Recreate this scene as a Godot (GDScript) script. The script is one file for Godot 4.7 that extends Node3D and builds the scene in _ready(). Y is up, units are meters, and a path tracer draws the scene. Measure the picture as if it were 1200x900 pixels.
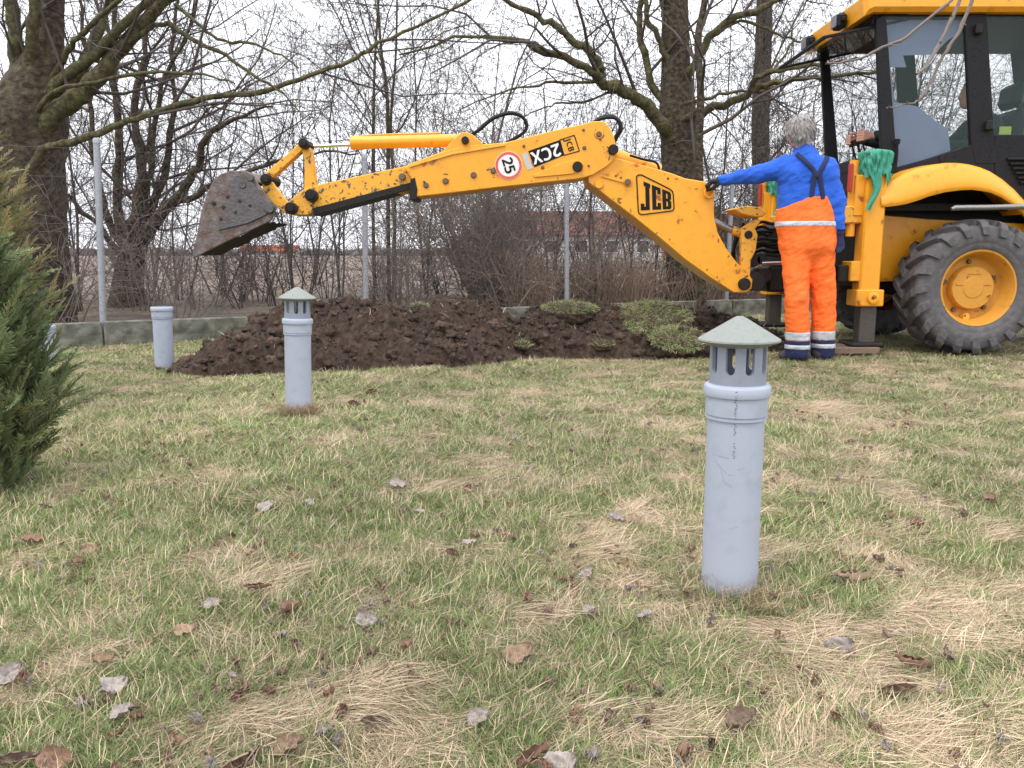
extends Node3D
# A lawn with grey vent pipes, a backhoe loader behind a trench, a workman holding its boom, bare trees behind a fence. Overcast day.

const FOCAL := 942.0          # focal length of the photograph in its own pixels (1200 x 900)
const PITCH := 0.16057        # the camera looks down by 9.2 degrees
const EYE := 0.77             # camera height in metres

var M := {}                   # materials by name
var taken := {}               # names in use


# ---------------------------------------------------------------- surveying: a point of the place from its bearing and its distance
func at(px: float, py: float, dist: float) -> Vector3:
	var u := (px - 600.0) / FOCAL
	var v := (450.0 - py) / FOCAL
	var t := dist / (cos(PITCH) + v * sin(PITCH))
	return Vector3(u * t, EYE + (v * cos(PITCH) - sin(PITCH)) * t, -dist)


func on_ground(px: float, py: float, h := 0.0) -> Vector3:
	var u := (px - 600.0) / FOCAL
	var v := (450.0 - py) / FOCAL
	var t := (EYE - h) / (sin(PITCH) - v * cos(PITCH))
	return Vector3(u * t, h, -(cos(PITCH) + v * sin(PITCH)) * t)


# ---------------------------------------------------------------- mesh collector
class MB:
	var v := PackedVector3Array()
	var n := PackedVector3Array()
	var c := PackedColorArray()
	var idx := PackedInt32Array()
	var col := Color(1, 1, 1)

	func vert(p: Vector3, nn: Vector3) -> int:
		v.append(p)
		n.append(nn)
		c.append(col)
		return v.size() - 1

	func tri(a: Vector3, b: Vector3, d: Vector3, na: Vector3, nb: Vector3, nd: Vector3) -> void:
		var i := vert(a, na)
		vert(b, nb)
		vert(d, nd)
		if (d - a).cross(b - a).dot(na + nb + nd) < 0.0:
			idx.append_array([i, i + 2, i + 1])
		else:
			idx.append_array([i, i + 1, i + 2])

	func flat(pts: Array, out: Vector3) -> void:
		# a convex polygon with one normal, turned towards «out»
		var nn: Vector3 = (pts[1] - pts[0]).cross(pts[2] - pts[0])
		if nn.length_squared() < 1e-18 and pts.size() > 3:
			nn = (pts[2] - pts[0]).cross(pts[3] - pts[0])
		nn = nn.normalized()
		if nn.dot(out) < 0.0:
			nn = -nn
		for k in range(1, pts.size() - 1):
			tri(pts[0], pts[k], pts[k + 1], nn, nn, nn)

	func quad(a: Vector3, b: Vector3, d: Vector3, e: Vector3, na: Vector3, nb: Vector3, nd: Vector3, ne: Vector3) -> void:
		tri(a, b, d, na, nb, nd)
		tri(a, d, e, na, nd, ne)

	func box(ctr: Vector3, size: Vector3, bev := 0.004, basis := Basis()) -> void:
		# a box with chamfered edges
		var h := size * 0.5
		var b := minf(bev, minf(h.x, minf(h.y, h.z)) * 0.8)
		for ax in 3:
			for s in [-1.0, 1.0]:
				var o := Vector3.ZERO
				o[ax] = s
				var p := []
				for q in [[-1, -1], [1, -1], [1, 1], [-1, 1]]:
					var w := Vector3.ZERO
					w[ax] = s * h[ax]
					w[(ax + 1) % 3] = q[0] * (h[(ax + 1) % 3] - b)
					w[(ax + 2) % 3] = q[1] * (h[(ax + 2) % 3] - b)
					p.append(ctr + basis * w)
				flat(p, basis * o)
		if b <= 0.0:
			return
		for ax in 3:
			var j := (ax + 1) % 3
			var k := (ax + 2) % 3
			for s in [-1.0, 1.0]:
				for t in [-1.0, 1.0]:
					var p := []
					for q in [[-1, 0], [1, 0], [1, 1], [-1, 1]]:
						var w := Vector3.ZERO
						w[ax] = q[0] * (h[ax] - b)
						w[j] = s * (h[j] - (0.0 if q[1] else b))
						w[k] = t * (h[k] - (b if q[1] else 0.0))
						p.append(ctr + basis * w)
					var o := Vector3.ZERO
					o[j] = s
					o[k] = t
					flat(p, basis * o)
		for sx in [-1.0, 1.0]:
			for sy in [-1.0, 1.0]:
				for sz in [-1.0, 1.0]:
					var g := Vector3(sx, sy, sz)
					var e := Vector3(sx * h.x, sy * h.y, sz * h.z)
					var i := e - g * b
					flat([ctr + basis * Vector3(e.x, i.y, i.z), ctr + basis * Vector3(i.x, e.y, i.z), ctr + basis * Vector3(i.x, i.y, e.z)], basis * g)

	func prism(poly: PackedVector2Array, z0: float, z1: float, bev := 0.004) -> void:
		# a polygon in x, y pushed from z0 (the face towards +z) back to z1, with a chamfer
		var p := poly.duplicate()
		var area := 0.0
		for i in p.size():
			area += p[i].cross(p[(i + 1) % p.size()])
		if area < 0.0:
			p.reverse()
		var m := p.size()
		var en := []
		for i in m:
			var e := (p[(i + 1) % m] - p[i]).normalized()
			en.append(Vector2(e.y, -e.x))
		var ins := PackedVector2Array()
		for i in m:
			var a: Vector2 = en[(i + m - 1) % m]
			var b: Vector2 = en[i]
			var s := (a + b)
			s = s.normalized() if s.length() > 0.01 else b
			ins.append(p[i] - s * bev / maxf(0.5, s.dot(b)))
		var t := Geometry2D.triangulate_polygon(ins)
		for k in range(0, t.size(), 3):
			for f in [[z0, 1.0], [z1, -1.0]]:
				var nn := Vector3(0, 0, f[1])
				tri(Vector3(ins[t[k]].x, ins[t[k]].y, f[0]), Vector3(ins[t[k + 1]].x, ins[t[k + 1]].y, f[0]), Vector3(ins[t[k + 2]].x, ins[t[k + 2]].y, f[0]), nn, nn, nn)
		for i in m:
			var j := (i + 1) % m
			var pn: Vector2 = en[(i + m - 1) % m]
			var cn: Vector2 = en[i]
			var nx: Vector2 = en[j]
			var na2 := (pn + cn).normalized() if pn.dot(cn) > 0.8 else cn
			var nb2 := (cn + nx).normalized() if cn.dot(nx) > 0.8 else cn
			var na := Vector3(na2.x, na2.y, 0)
			var nb := Vector3(nb2.x, nb2.y, 0)
			quad(Vector3(p[i].x, p[i].y, z0 - bev), Vector3(p[j].x, p[j].y, z0 - bev), Vector3(p[j].x, p[j].y, z1 + bev), Vector3(p[i].x, p[i].y, z1 + bev), na, nb, nb, na)
			if bev > 0.0:
				var f := Vector3(0, 0, 1)
				quad(Vector3(p[i].x, p[i].y, z0 - bev), Vector3(p[j].x, p[j].y, z0 - bev), Vector3(ins[j].x, ins[j].y, z0), Vector3(ins[i].x, ins[i].y, z0), (na + f).normalized(), (nb + f).normalized(), (nb + f).normalized(), (na + f).normalized())
				quad(Vector3(p[i].x, p[i].y, z1 + bev), Vector3(p[j].x, p[j].y, z1 + bev), Vector3(ins[j].x, ins[j].y, z1), Vector3(ins[i].x, ins[i].y, z1), (na - f).normalized(), (nb - f).normalized(), (nb - f).normalized(), (na - f).normalized())

	func tube(pts: PackedVector3Array, rad: PackedFloat32Array, sides := 6, caps := false) -> void:
		var m := pts.size()
		if m < 2:
			return
		var d0 := (pts[1] - pts[0]).normalized()
		var side := d0.cross(Vector3.UP)
		if side.length_squared() < 1e-4:
			side = d0.cross(Vector3.RIGHT)
		side = side.normalized()
		var first := v.size()
		for i in m:
			var d := pts[mini(i + 1, m - 1)] - pts[maxi(i - 1, 0)]
			d = d.normalized()
			side = (side - d * side.dot(d)).normalized()
			var o := d.cross(side)
			var r := rad[i]
			for k in sides:
				var a := TAU * k / sides
				var nn := side * cos(a) + o * sin(a)
				v.append(pts[i] + nn * r)
				n.append(nn)
				c.append(col)
		for i in m - 1:
			var q := first + i * sides
			for k in sides:
				var k2 := (k + 1) % sides
				idx.append_array([q + k, q + sides + k, q + sides + k2, q + k, q + sides + k2, q + k2])
		if caps:
			for e in [0, m - 1]:
				var d := (pts[0] - pts[1]).normalized() if e == 0 else (pts[m - 1] - pts[m - 2]).normalized()
				for k in range(1, sides - 1):
					tri(v[first + e * sides], v[first + e * sides + k], v[first + e * sides + k + 1], d, d, d)

	func rod(a: Vector3, b: Vector3, r: float, sides := 14, bev := 0.003) -> void:
		# a closed cylinder with rounded rims
		var d := (b - a).normalized()
		bev = minf(bev, r * 0.4)
		tube(PackedVector3Array([a + d * bev, b - d * bev]), PackedFloat32Array([r, r]), sides)
		tube(PackedVector3Array([a, a + d * bev]), PackedFloat32Array([r - bev, r]), sides, false)
		tube(PackedVector3Array([b - d * bev, b]), PackedFloat32Array([r, r - bev]), sides, false)
		var s := d.cross(Vector3.UP)
		if s.length_squared() < 1e-4:
			s = d.cross(Vector3.RIGHT)
		s = s.normalized()
		var o := d.cross(s)
		for e in [[a, -d], [b, d]]:
			var p := []
			for k in sides:
				p.append(e[0] + (s * cos(TAU * k / sides) + o * sin(TAU * k / sides)) * (r - bev))
			flat(p, e[1])

	func lathe(prof: PackedVector2Array, t: Transform3D, sides := 32, sharp := 0.75) -> void:
		# prof: (radius, height) turned round the transform's y axis; normals point to the right of the way from the first to the last point
		var m := prof.size()
		var sn := []
		for i in m - 1:
			var e := (prof[i + 1] - prof[i]).normalized()
			sn.append(Vector2(e.y, -e.x))
		for i in m - 1:
			var na: Vector2 = sn[i]
			var nb: Vector2 = sn[i]
			if i > 0 and sn[i - 1].dot(sn[i]) > sharp:
				na = (sn[i - 1] + sn[i]).normalized()
			if i < m - 2 and sn[i + 1].dot(sn[i]) > sharp:
				nb = (sn[i + 1] + sn[i]).normalized()
			var first := v.size()
			for k in sides + 1:
				var a := TAU * k / sides
				var ca := cos(a)
				var sa := sin(a)
				vert(t * Vector3(prof[i].x * ca, prof[i].y, prof[i].x * sa), t.basis * Vector3(na.x * ca, na.y, na.x * sa))
				vert(t * Vector3(prof[i + 1].x * ca, prof[i + 1].y, prof[i + 1].x * sa), t.basis * Vector3(nb.x * ca, nb.y, nb.x * sa))
			for k in sides:
				var q := first + k * 2
				idx.append_array([q, q + 3, q + 1, q, q + 2, q + 3])

	func grid(rows: Array, closed := false) -> void:
		# a smooth sheet through rows of points of equal length
		var h := rows.size()
		var w: int = rows[0].size()
		var first := v.size()
		for j in h:
			for i in w:
				var dx: Vector3 = rows[j][(i + 1) % w if closed else mini(i + 1, w - 1)] - rows[j][(i + w - 1) % w if closed else maxi(i - 1, 0)]
				var dy: Vector3 = rows[mini(j + 1, h - 1)][i] - rows[maxi(j - 1, 0)][i]
				vert(rows[j][i], dy.cross(dx).normalized())
		for j in h - 1:
			for i in (w if closed else w - 1):
				var i2 := (i + 1) % w
				var a := first + j * w + i
				var b := first + j * w + i2
				idx.append_array([a, b, b + w, a, b + w, a + w])

	func mesh(mat: Material) -> ArrayMesh:
		var arr := []
		arr.resize(Mesh.ARRAY_MAX)
		arr[Mesh.ARRAY_VERTEX] = v
		arr[Mesh.ARRAY_NORMAL] = n
		arr[Mesh.ARRAY_COLOR] = c
		arr[Mesh.ARRAY_INDEX] = idx
		var am := ArrayMesh.new()
		am.add_surface_from_arrays(Mesh.PRIMITIVE_TRIANGLES, arr)
		am.surface_set_material(0, mat)
		return am


# ---------------------------------------------------------------- scene tree helpers
func numbered(called: String) -> String:
	if not taken.has(called):
		taken[called] = 0
		return called
	taken[called] += 1
	return "%s_%03d" % [called, taken[called]]


func tag(o: Node3D, label := "", category := "", group := "", kind := "") -> Node3D:
	if label:
		o.set_meta("label", label)
	if category:
		o.set_meta("category", category)
	if group:
		o.set_meta("group", group)
	if kind:
		o.set_meta("kind", kind)
	return o


func base(called: String, where: Vector3, label: String, category: String, group := "") -> Node3D:
	var o := Node3D.new()
	o.name = numbered(called)
	add_child(o)
	o.position = where
	return tag(o, label, category, group)


func put(called: String, mesh: Mesh, parent: Node3D = null, mat: Material = null) -> MeshInstance3D:
	# vertices are in world metres; a child is moved back by where its thing stands
	var o := MeshInstance3D.new()
	o.mesh = mesh
	if mat:
		o.material_override = mat
	if parent == null:
		o.name = numbered(called)
		add_child(o)
	else:
		o.name = called
		parent.add_child(o, true)
		o.position = -origin_of(parent)
	return o


func origin_of(o: Node3D) -> Vector3:
	var p := Vector3.ZERO
	var q: Node = o
	while q is Node3D and q != self:
		p += q.position
		q = q.get_parent()
	return p


func part(called: String, b: MB, mat: String, parent: Node3D = null, label := "") -> MeshInstance3D:
	var o := put(called, b.mesh(M[mat]), parent)
	if label:
		o.set_meta("label", label)
	return o


func structure(called: String, b: MB, mat: String) -> MeshInstance3D:
	var o := put(called, b.mesh(M[mat]))
	o.set_meta("kind", "structure")
	return o


# ---------------------------------------------------------------- materials
func noise(seed_: int, freq: float, octaves := 4, type := FastNoiseLite.TYPE_SIMPLEX_SMOOTH) -> FastNoiseLite:
	var f := FastNoiseLite.new()
	f.seed = seed_
	f.frequency = freq
	f.noise_type = type
	f.fractal_type = FastNoiseLite.FRACTAL_FBM
	f.fractal_octaves = octaves
	return f


func ramp_texture(seed_: int, freq: float, octaves: int, offsets: Array, colors: Array, size := 512, stretch := 1.0) -> ImageTexture:
	# noise turned into colours (linear values) by a ramp; it tiles
	var im: Image = noise(seed_, freq, octaves).get_seamless_image(size, size)
	im.convert(Image.FORMAT_L8)
	if stretch != 1.0:
		im.resize(size, maxi(8, int(size / stretch)), Image.INTERPOLATE_BILINEAR)
	var g := Gradient.new()
	g.offsets = PackedFloat32Array(offsets)
	g.colors = PackedColorArray(colors)
	var lut := []
	for i in 256:
		var cc: Color = g.sample(i / 255.0).linear_to_srgb()
		lut.append([clampi(int(cc.r * 255.0 + 0.5), 0, 255), clampi(int(cc.g * 255.0 + 0.5), 0, 255), clampi(int(cc.b * 255.0 + 0.5), 0, 255)])
	var src := im.get_data()
	var dst := PackedByteArray()
	dst.resize(src.size() * 3)
	for i in src.size():
		var q: Array = lut[src[i]]
		dst[i * 3] = q[0]
		dst[i * 3 + 1] = q[1]
		dst[i * 3 + 2] = q[2]
	return ImageTexture.create_from_image(Image.create_from_data(im.get_width(), im.get_height(), false, Image.FORMAT_RGB8, dst))


func bump_texture(seed_: int, freq: float, octaves: int, size := 512, strength := 4.0) -> ImageTexture:
	var im: Image = noise(seed_, freq, octaves).get_seamless_image(size, size)
	im.convert(Image.FORMAT_RGBA8)
	im.bump_map_to_normal_map(strength)
	return ImageTexture.create_from_image(im)


func make(called: String, lin: Color, rough: float, metal := 0.0, tex: Texture2D = null, scale := 1.0, bump: Texture2D = null, bump_depth := 1.0) -> StandardMaterial3D:
	var m := StandardMaterial3D.new()
	m.resource_name = called
	m.albedo_color = lin.linear_to_srgb()
	m.roughness = rough
	m.metallic = metal
	m.vertex_color_use_as_albedo = true
	if tex:
		m.albedo_texture = tex
	if bump:
		m.normal_enabled = true
		m.normal_texture = bump
		m.normal_scale = bump_depth
	if tex or bump:
		m.uv1_triplanar = true
		m.uv1_world_triplanar = true
		m.uv1_scale = Vector3.ONE * scale
	M[called] = m
	return m


func build_materials() -> void:
	var fine := bump_texture(11, 0.03, 4, 512, 6.0)
	var coarse := bump_texture(12, 0.012, 5, 512, 8.0)
	# yellow machine paint with scuffs and grime where the noise runs low
	var paint := ramp_texture(21, 0.009, 5, [0.0, 0.13, 0.17, 0.24, 0.6, 1.0], [Color(0.25, 0.13, 0.05), Color(0.6, 0.42, 0.3), Color(0.84, 0.82, 0.78), Color(0.93, 0.93, 0.92), Color(1, 1, 1), Color(0.88, 0.9, 0.88)])
	make("yellow", Color(0.86, 0.365, 0.012), 0.38, 0.0, paint, 1.3, fine, 0.06)
	M.yellow.clearcoat_enabled = true
	M.yellow.clearcoat = 0.25
	M.yellow.clearcoat_roughness = 0.3
	var worn := ramp_texture(22, 0.014, 5, [0.0, 0.22, 0.28, 0.36, 1.0], [Color(0.08, 0.05, 0.035), Color(0.13, 0.08, 0.05), Color(0.55, 0.3, 0.08), Color(0.88, 0.42, 0.04), Color(0.9, 0.44, 0.035)])
	make("yellow_worn", Color(0.9, 0.9, 0.9), 0.55, 0.0, worn, 2.6, fine, 0.3)
	var rust := ramp_texture(23, 0.012, 5, [0.0, 0.3, 0.46, 0.56, 0.7, 1.0], [Color(0.1, 0.065, 0.045), Color(0.14, 0.095, 0.075), Color(0.16, 0.125, 0.11), Color(0.155, 0.135, 0.13), Color(0.17, 0.15, 0.145), Color(0.25, 0.2, 0.18)])
	make("bucket_steel", Color(0.95, 0.93, 0.95), 0.6, 0.25, rust, 2.2, fine, 0.5)
	make("bucket_wear", Color(0.12, 0.112, 0.118), 0.5, 0.35, ramp_texture(28, 0.012, 5, [0.0, 0.3, 0.5, 1.0], [Color(0.8, 0.6, 0.5), Color(0.9, 0.82, 0.8), Color(1, 1, 1), Color(1.25, 1.25, 1.3)]), 2.0, fine, 0.4)
	make("bucket_inside", Color(0.035, 0.026, 0.02), 0.9, 0.0, null, 1.0, coarse, 0.5)
	var greasy := ramp_texture(24, 0.02, 4, [0.0, 0.5, 1.0], [Color(0.5, 0.42, 0.36), Color(1, 1, 1), Color(1.0, 0.85, 0.7)])
	make("yellow_dusty", Color(0.62, 0.29, 0.035), 0.6, 0.0, paint, 2.2, fine, 0.1)
	make("dark_steel", Color(0.032, 0.03, 0.03), 0.5, 0.3, greasy, 4.0)
	make("black_frame", Color(0.02, 0.02, 0.024), 0.45, 0.0, greasy, 3.0)
	make("hose", Color(0.012, 0.012, 0.013), 0.45)
	make("worn_metal", Color(0.24, 0.12, 0.04), 0.7)
	make("leg_steel", Color(0.085, 0.075, 0.068), 0.6, 0.2, greasy, 4.0)
	make("chrome", Color(0.62, 0.64, 0.66), 0.18, 1.0)
	make("steel_bar", Color(0.3, 0.3, 0.31), 0.4, 0.8, greasy, 5.0)
	make("bolt_steel", Color(0.16, 0.13, 0.1), 0.5, 0.6, greasy, 9.0)
	var mud := ramp_texture(25, 0.012, 5, [0.0, 0.4, 0.52, 0.62, 1.0], [Color(0.05, 0.05, 0.054), Color(0.056, 0.055, 0.058), Color(0.061, 0.059, 0.061), Color(0.068, 0.065, 0.065), Color(0.1, 0.09, 0.082)])
	make("tyre_rubber", Color(1.55, 1.52, 1.58), 0.75, 0.0, mud, 2.4, fine, 0.25)
	make("decal_black", Color(0.013, 0.013, 0.014), 0.5)
	make("decal_grey", Color(0.5, 0.48, 0.47), 0.5)
	make("decal_white", Color(0.8, 0.78, 0.77), 0.5)
	make("decal_red", Color(0.68, 0.1, 0.07), 0.5)
	make("red_strip", Color(0.45, 0.03, 0.02), 0.5)
	make("green_cloth", Color(0.07, 0.36, 0.25), 0.95, 0.0, ramp_texture(26, 0.05, 3, [0.0, 0.5, 1.0], [Color(0.35, 0.4, 0.4), Color(0.9, 0.9, 0.9), Color(1.5, 1.3, 1.3)]), 6.0)
	make("lamp_glass", Color(0.1, 0.1, 0.11), 0.12)
	for k in ["black_frame", "hose", "dark_steel", "seat_vinyl", "decal_black"]:
		if M.has(k):
			M[k].metallic_specular = 0.25
	make("reflection_sheet", Color(0.25, 0.31, 0.48), 0.35, 0.0, ramp_texture(27, 0.006, 4, [0.0, 0.5, 1.0], [Color(0.82, 0.85, 0.9), Color(1, 1, 1), Color(1, 1, 1)]), 0.8)  # sky reflection of the cab window, painted as an opaque blue-grey tone
	var g := make("window_glass", Color(0.02, 0.06, 0.05), 0.02)
	g.transparency = BaseMaterial3D.TRANSPARENCY_ALPHA
	g.albedo_color.a = 0.18
	g.metallic_specular = 0.28
	make("seat_vinyl", Color(0.02, 0.022, 0.025), 0.6)
	make("lime_sticker", Color(0.45, 0.6, 0.12), 0.6)
	# pvc pipes
	var pvc := ramp_texture(31, 0.01, 5, [0.0, 0.2, 0.4, 1.0], [Color(0.8, 0.79, 0.78), Color(0.93, 0.93, 0.92), Color(0.985, 0.985, 0.985), Color(1, 1, 1)])
	make("pvc", Color(0.37, 0.41, 0.5), 0.42, 0.0, pvc, 2.6, fine, 0.05)
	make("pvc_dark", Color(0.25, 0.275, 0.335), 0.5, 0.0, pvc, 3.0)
	var lichen := ramp_texture(32, 0.02, 5, [0.0, 0.4, 0.55, 0.65, 1.0], [Color(0.75, 0.75, 0.7), Color(0.95, 0.96, 0.94), Color(1, 1, 1), Color(0.96, 0.98, 0.9), Color(0.85, 0.9, 0.7)])
	make("cap_weathered", Color(0.235, 0.25, 0.245), 0.75, 0.0, lichen, 4.0, fine, 0.3)
	make("print_ink", Color(0.03, 0.03, 0.05), 0.6)
	make("scuff", Color(0.27, 0.29, 0.36), 0.6)
	make("post_zinc", Color(0.36, 0.38, 0.44), 0.5, 0.25, greasy, 3.0)
	make("wire", Color(0.11, 0.105, 0.105), 0.5, 0.6)
	var conc := ramp_texture(33, 0.012, 6, [0.0, 0.35, 0.5, 0.65, 1.0], [Color(0.05, 0.06, 0.045), Color(0.12, 0.125, 0.1), Color(0.19, 0.185, 0.16), Color(0.26, 0.25, 0.22), Color(0.3, 0.29, 0.27)])
	make("concrete", Color(0.85, 0.85, 0.82), 0.9, 0.0, conc, 1.3, fine, 0.4)
	make("white_paint", Color(0.72, 0.73, 0.74), 0.5)
	# soil, grass, leaves, bark
	var soil := ramp_texture(41, 0.02, 6, [0.0, 0.35, 0.55, 1.0], [Color(0.019, 0.012, 0.008), Color(0.036, 0.0225, 0.0155), Color(0.06, 0.037, 0.0265), Color(0.105, 0.069, 0.051)])
	make("soil", Color(1.0, 1.0, 1.0), 0.97, 0.0, soil, 2.0, coarse, 1.2)
	make("soil_clod", Color(1, 1, 1), 0.97, 0.0, soil, 3.1)
	make("ground_mix", Color(1, 1, 1), 0.97, 0.0, ramp_texture(42, 0.03, 6, [0.0, 0.45, 1.0], [Color(0.35, 0.33, 0.3), Color(0.75, 0.74, 0.72), Color(1.2, 1.15, 1.1)]), 1.1, coarse, 0.6)
	make("grass_blade", Color(1, 1, 1), 0.7)
	M.grass_blade.backlight = Color(0.08, 0.08, 0.06)
	make("leaf_dry", Color(1, 1, 1), 0.8, 0.0, ramp_texture(43, 0.05, 4, [0.0, 0.5, 1.0], [Color(0.55, 0.5, 0.45), Color(1, 1, 1), Color(1.15, 1.12, 1.1)]), 9.0)
	var bark := ramp_texture(44, 0.018, 6, [0.0, 0.35, 0.5, 0.68, 1.0], [Color(0.02, 0.015, 0.011), Color(0.042, 0.033, 0.025), Color(0.075, 0.062, 0.048), Color(0.11, 0.098, 0.072), Color(0.17, 0.15, 0.12)], 512, 3.0)
	var barkbump := bump_texture(45, 0.02, 5, 512, 14.0)
	make("bark", Color(0.82, 0.74, 0.64), 0.95, 0.0, bark, 1.5, barkbump, 1.0)
	var mossy := ramp_texture(46, 0.014, 5, [0.0, 0.4, 0.55, 0.7, 1.0], [Color(0.03, 0.024, 0.016), Color(0.06, 0.05, 0.035), Color(0.085, 0.082, 0.045), Color(0.11, 0.115, 0.055), Color(0.16, 0.165, 0.1)])
	make("bark_mossy", Color(1.0, 0.95, 0.78), 0.95, 0.0, mossy, 2.2, barkbump, 0.8)
	make("twig", Color(0.08, 0.063, 0.058), 0.85)
	make("twig_grey", Color(0.19, 0.152, 0.135), 0.85)
	make("twig_near", Color(0.17, 0.13, 0.115), 0.7, 0.0, ramp_texture(47, 0.03, 4, [0.0, 0.5, 1.0], [Color(0.6, 0.55, 0.5), Color(1, 1, 1), Color(1.3, 1.3, 1.3)]), 8.0, fine, 0.4)
	make("dry_stalk", Color(0.28, 0.2, 0.15), 0.9)
	make("thuja", Color(1, 1, 1), 0.65)
	M.thuja.backlight = Color(0.15, 0.18, 0.08)
	# workman
	var weave := bump_texture(51, 0.09, 2, 256, 3.0)
	make("fleece", Color(0.016, 0.1, 0.55), 0.9, 0.0, null, 1.0, null)
	M.fleece.rim_enabled = true
	M.fleece.rim = 0.4
	make("orange_cloth", Color(0.95, 0.17, 0.022), 0.75, 0.0, null, 4.0, weave, 0.2)
	make("navy_cloth", Color(0.012, 0.018, 0.07), 0.85)
	make("reflective", Color(0.52, 0.54, 0.6), 0.45, 0.15)
	make("glove", Color(0.014, 0.014, 0.022), 0.85)
	make("skin", Color(0.55, 0.3, 0.22), 0.5)
	M.skin.subsurf_scatter_enabled = true
	M.skin.subsurf_scatter_strength = 0.1
	make("grey_hair", Color(0.42, 0.4, 0.4), 0.7, 0.0, ramp_texture(52, 0.05, 3, [0.0, 0.5, 1.0], [Color(0.4, 0.38, 0.38), Color(0.95, 0.93, 0.92), Color(1.4, 1.4, 1.4)], 256), 9.0)
	make("dark_hair", Color(0.02, 0.016, 0.014), 0.7)
	make("boot", Color(0.05, 0.048, 0.046), 0.7)
	make("jacket_dark", Color(0.012, 0.03, 0.03), 0.85)
	make("eye_white", Color(0.7, 0.68, 0.66), 0.3)
	# houses far off
	var tiles := ramp_texture(61, 0.03, 4, [0.0, 0.5, 1.0], [Color(0.19, 0.09, 0.075), Color(0.25, 0.12, 0.1), Color(0.31, 0.165, 0.14)])
	make("roof_tile", Color(1, 1, 1), 0.85, 0.0, tiles, 0.6)
	make("roof_orange", Color(0.45, 0.16, 0.09), 0.8)
	make("plaster", Color(0.5, 0.48, 0.46), 0.9, 0.0, ramp_texture(62, 0.02, 4, [0.0, 0.5, 1.0], [Color(0.75, 0.72, 0.7), Color(1, 1, 1), Color(1.1, 1.1, 1.1)]), 0.3)
	make("brick_plain", Color(0.4, 0.2, 0.15), 0.9)
	make("pane_dark", Color(0.05, 0.06, 0.07), 0.1)
	make("wood_board", Color(0.2, 0.14, 0.1), 0.85, 0.0, ramp_texture(63, 0.02, 4, [0.0, 0.5, 1.0], [Color(0.5, 0.45, 0.4), Color(1, 1, 1), Color(1.2, 1.2, 1.2)], 256, 4.0), 3.0)


# ---------------------------------------------------------------- ready
func _ready() -> void:
	var cam := Camera3D.new()
	cam.name = "camera"
	add_child(cam)
	cam.position = Vector3(0, EYE, 0)
	cam.rotation = Vector3(-PITCH, 0, 0)
	cam.fov = rad_to_deg(2.0 * atan(450.0 / FOCAL))
	cam.near = 0.05
	cam.far = 900.0
	cam.current = true
	var env := Environment.new()
	env.background_mode = Environment.BG_SKY
	var sky := Sky.new()
	var sm := ProceduralSkyMaterial.new()
	sm.sky_top_color = Color(0.97, 0.98, 1.0)
	sm.sky_horizon_color = Color(0.7, 0.712, 0.735)
	sm.sky_energy_multiplier = 1.38
	sm.sky_curve = 0.6
	sm.ground_bottom_color = Color(0.3, 0.29, 0.25)
	sm.ground_horizon_color = Color(0.5, 0.48, 0.45)
	sm.sun_angle_max = 0.1
	# faint tones in the cloud sheet
	var cloud: Image = noise(71, 0.006, 5).get_seamless_image(1024, 512)
	cloud.convert(Image.FORMAT_L8)
	var tones := cloud.get_data()
	var rgba := PackedByteArray()
	rgba.resize(tones.size() * 4)
	for i in tones.size():
		rgba[i * 4] = 255
		rgba[i * 4 + 1] = 255
		rgba[i * 4 + 2] = 255
		rgba[i * 4 + 3] = tones[i]
	sm.sky_cover = ImageTexture.create_from_image(Image.create_from_data(1024, 512, false, Image.FORMAT_RGBA8, rgba))
	sm.sky_cover_modulate = Color(1, 1, 1, 0.26)
	sky.sky_material = sm
	env.sky = sky
	env.tonemap_mode = Environment.TONE_MAPPER_LINEAR
	env.tonemap_exposure = 1.24
	env.sdfgi_enabled = true
	env.ssao_enabled = true
	env.ssil_enabled = true
	var we := WorldEnvironment.new()
	we.name = "world_environment"
	we.environment = env
	add_child(we)
	var sun := DirectionalLight3D.new()
	sun.name = "sun"
	sun.light_energy = 0.45
	sun.light_angular_distance = 18.0
	sun.light_color = Color(1.0, 0.97, 0.93)
	sun.shadow_enabled = true
	add_child(sun)
	sun.look_at_from_position(Vector3.ZERO, -Vector3(-0.35, 1.0, 0.45))

	build_materials()
	build_ground()
	build_far_land()
	build_fence()
	build_mound()
	build_trees()
	build_thickets()
	build_conifers()
	build_pipes()
	build_machine()
	build_workman()
	build_operator()
	build_near_twigs()
	build_lawn_grass()
	build_leaves()


# ---------------------------------------------------------------- ground
const FENCE_A := Vector3(-3.468, 0.0, -6.8)      # first post
const FENCE_STEP := Vector3(2.06, 0.0, -1.07)    # from post to post
var lawn_noise := FastNoiseLite.new()
var lump_noise := FastNoiseLite.new()


func behind_fence(x: float, z: float) -> float:
	# metres behind the fence line (negative on the lawn)
	var nrm := Vector2(-FENCE_STEP.z, FENCE_STEP.x).normalized()   # towards the far side, in (x, -z)
	nrm = Vector2(-1.07, 2.06).normalized()
	return (x - FENCE_A.x) * nrm.x + (-z + FENCE_A.z) * nrm.y


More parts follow.
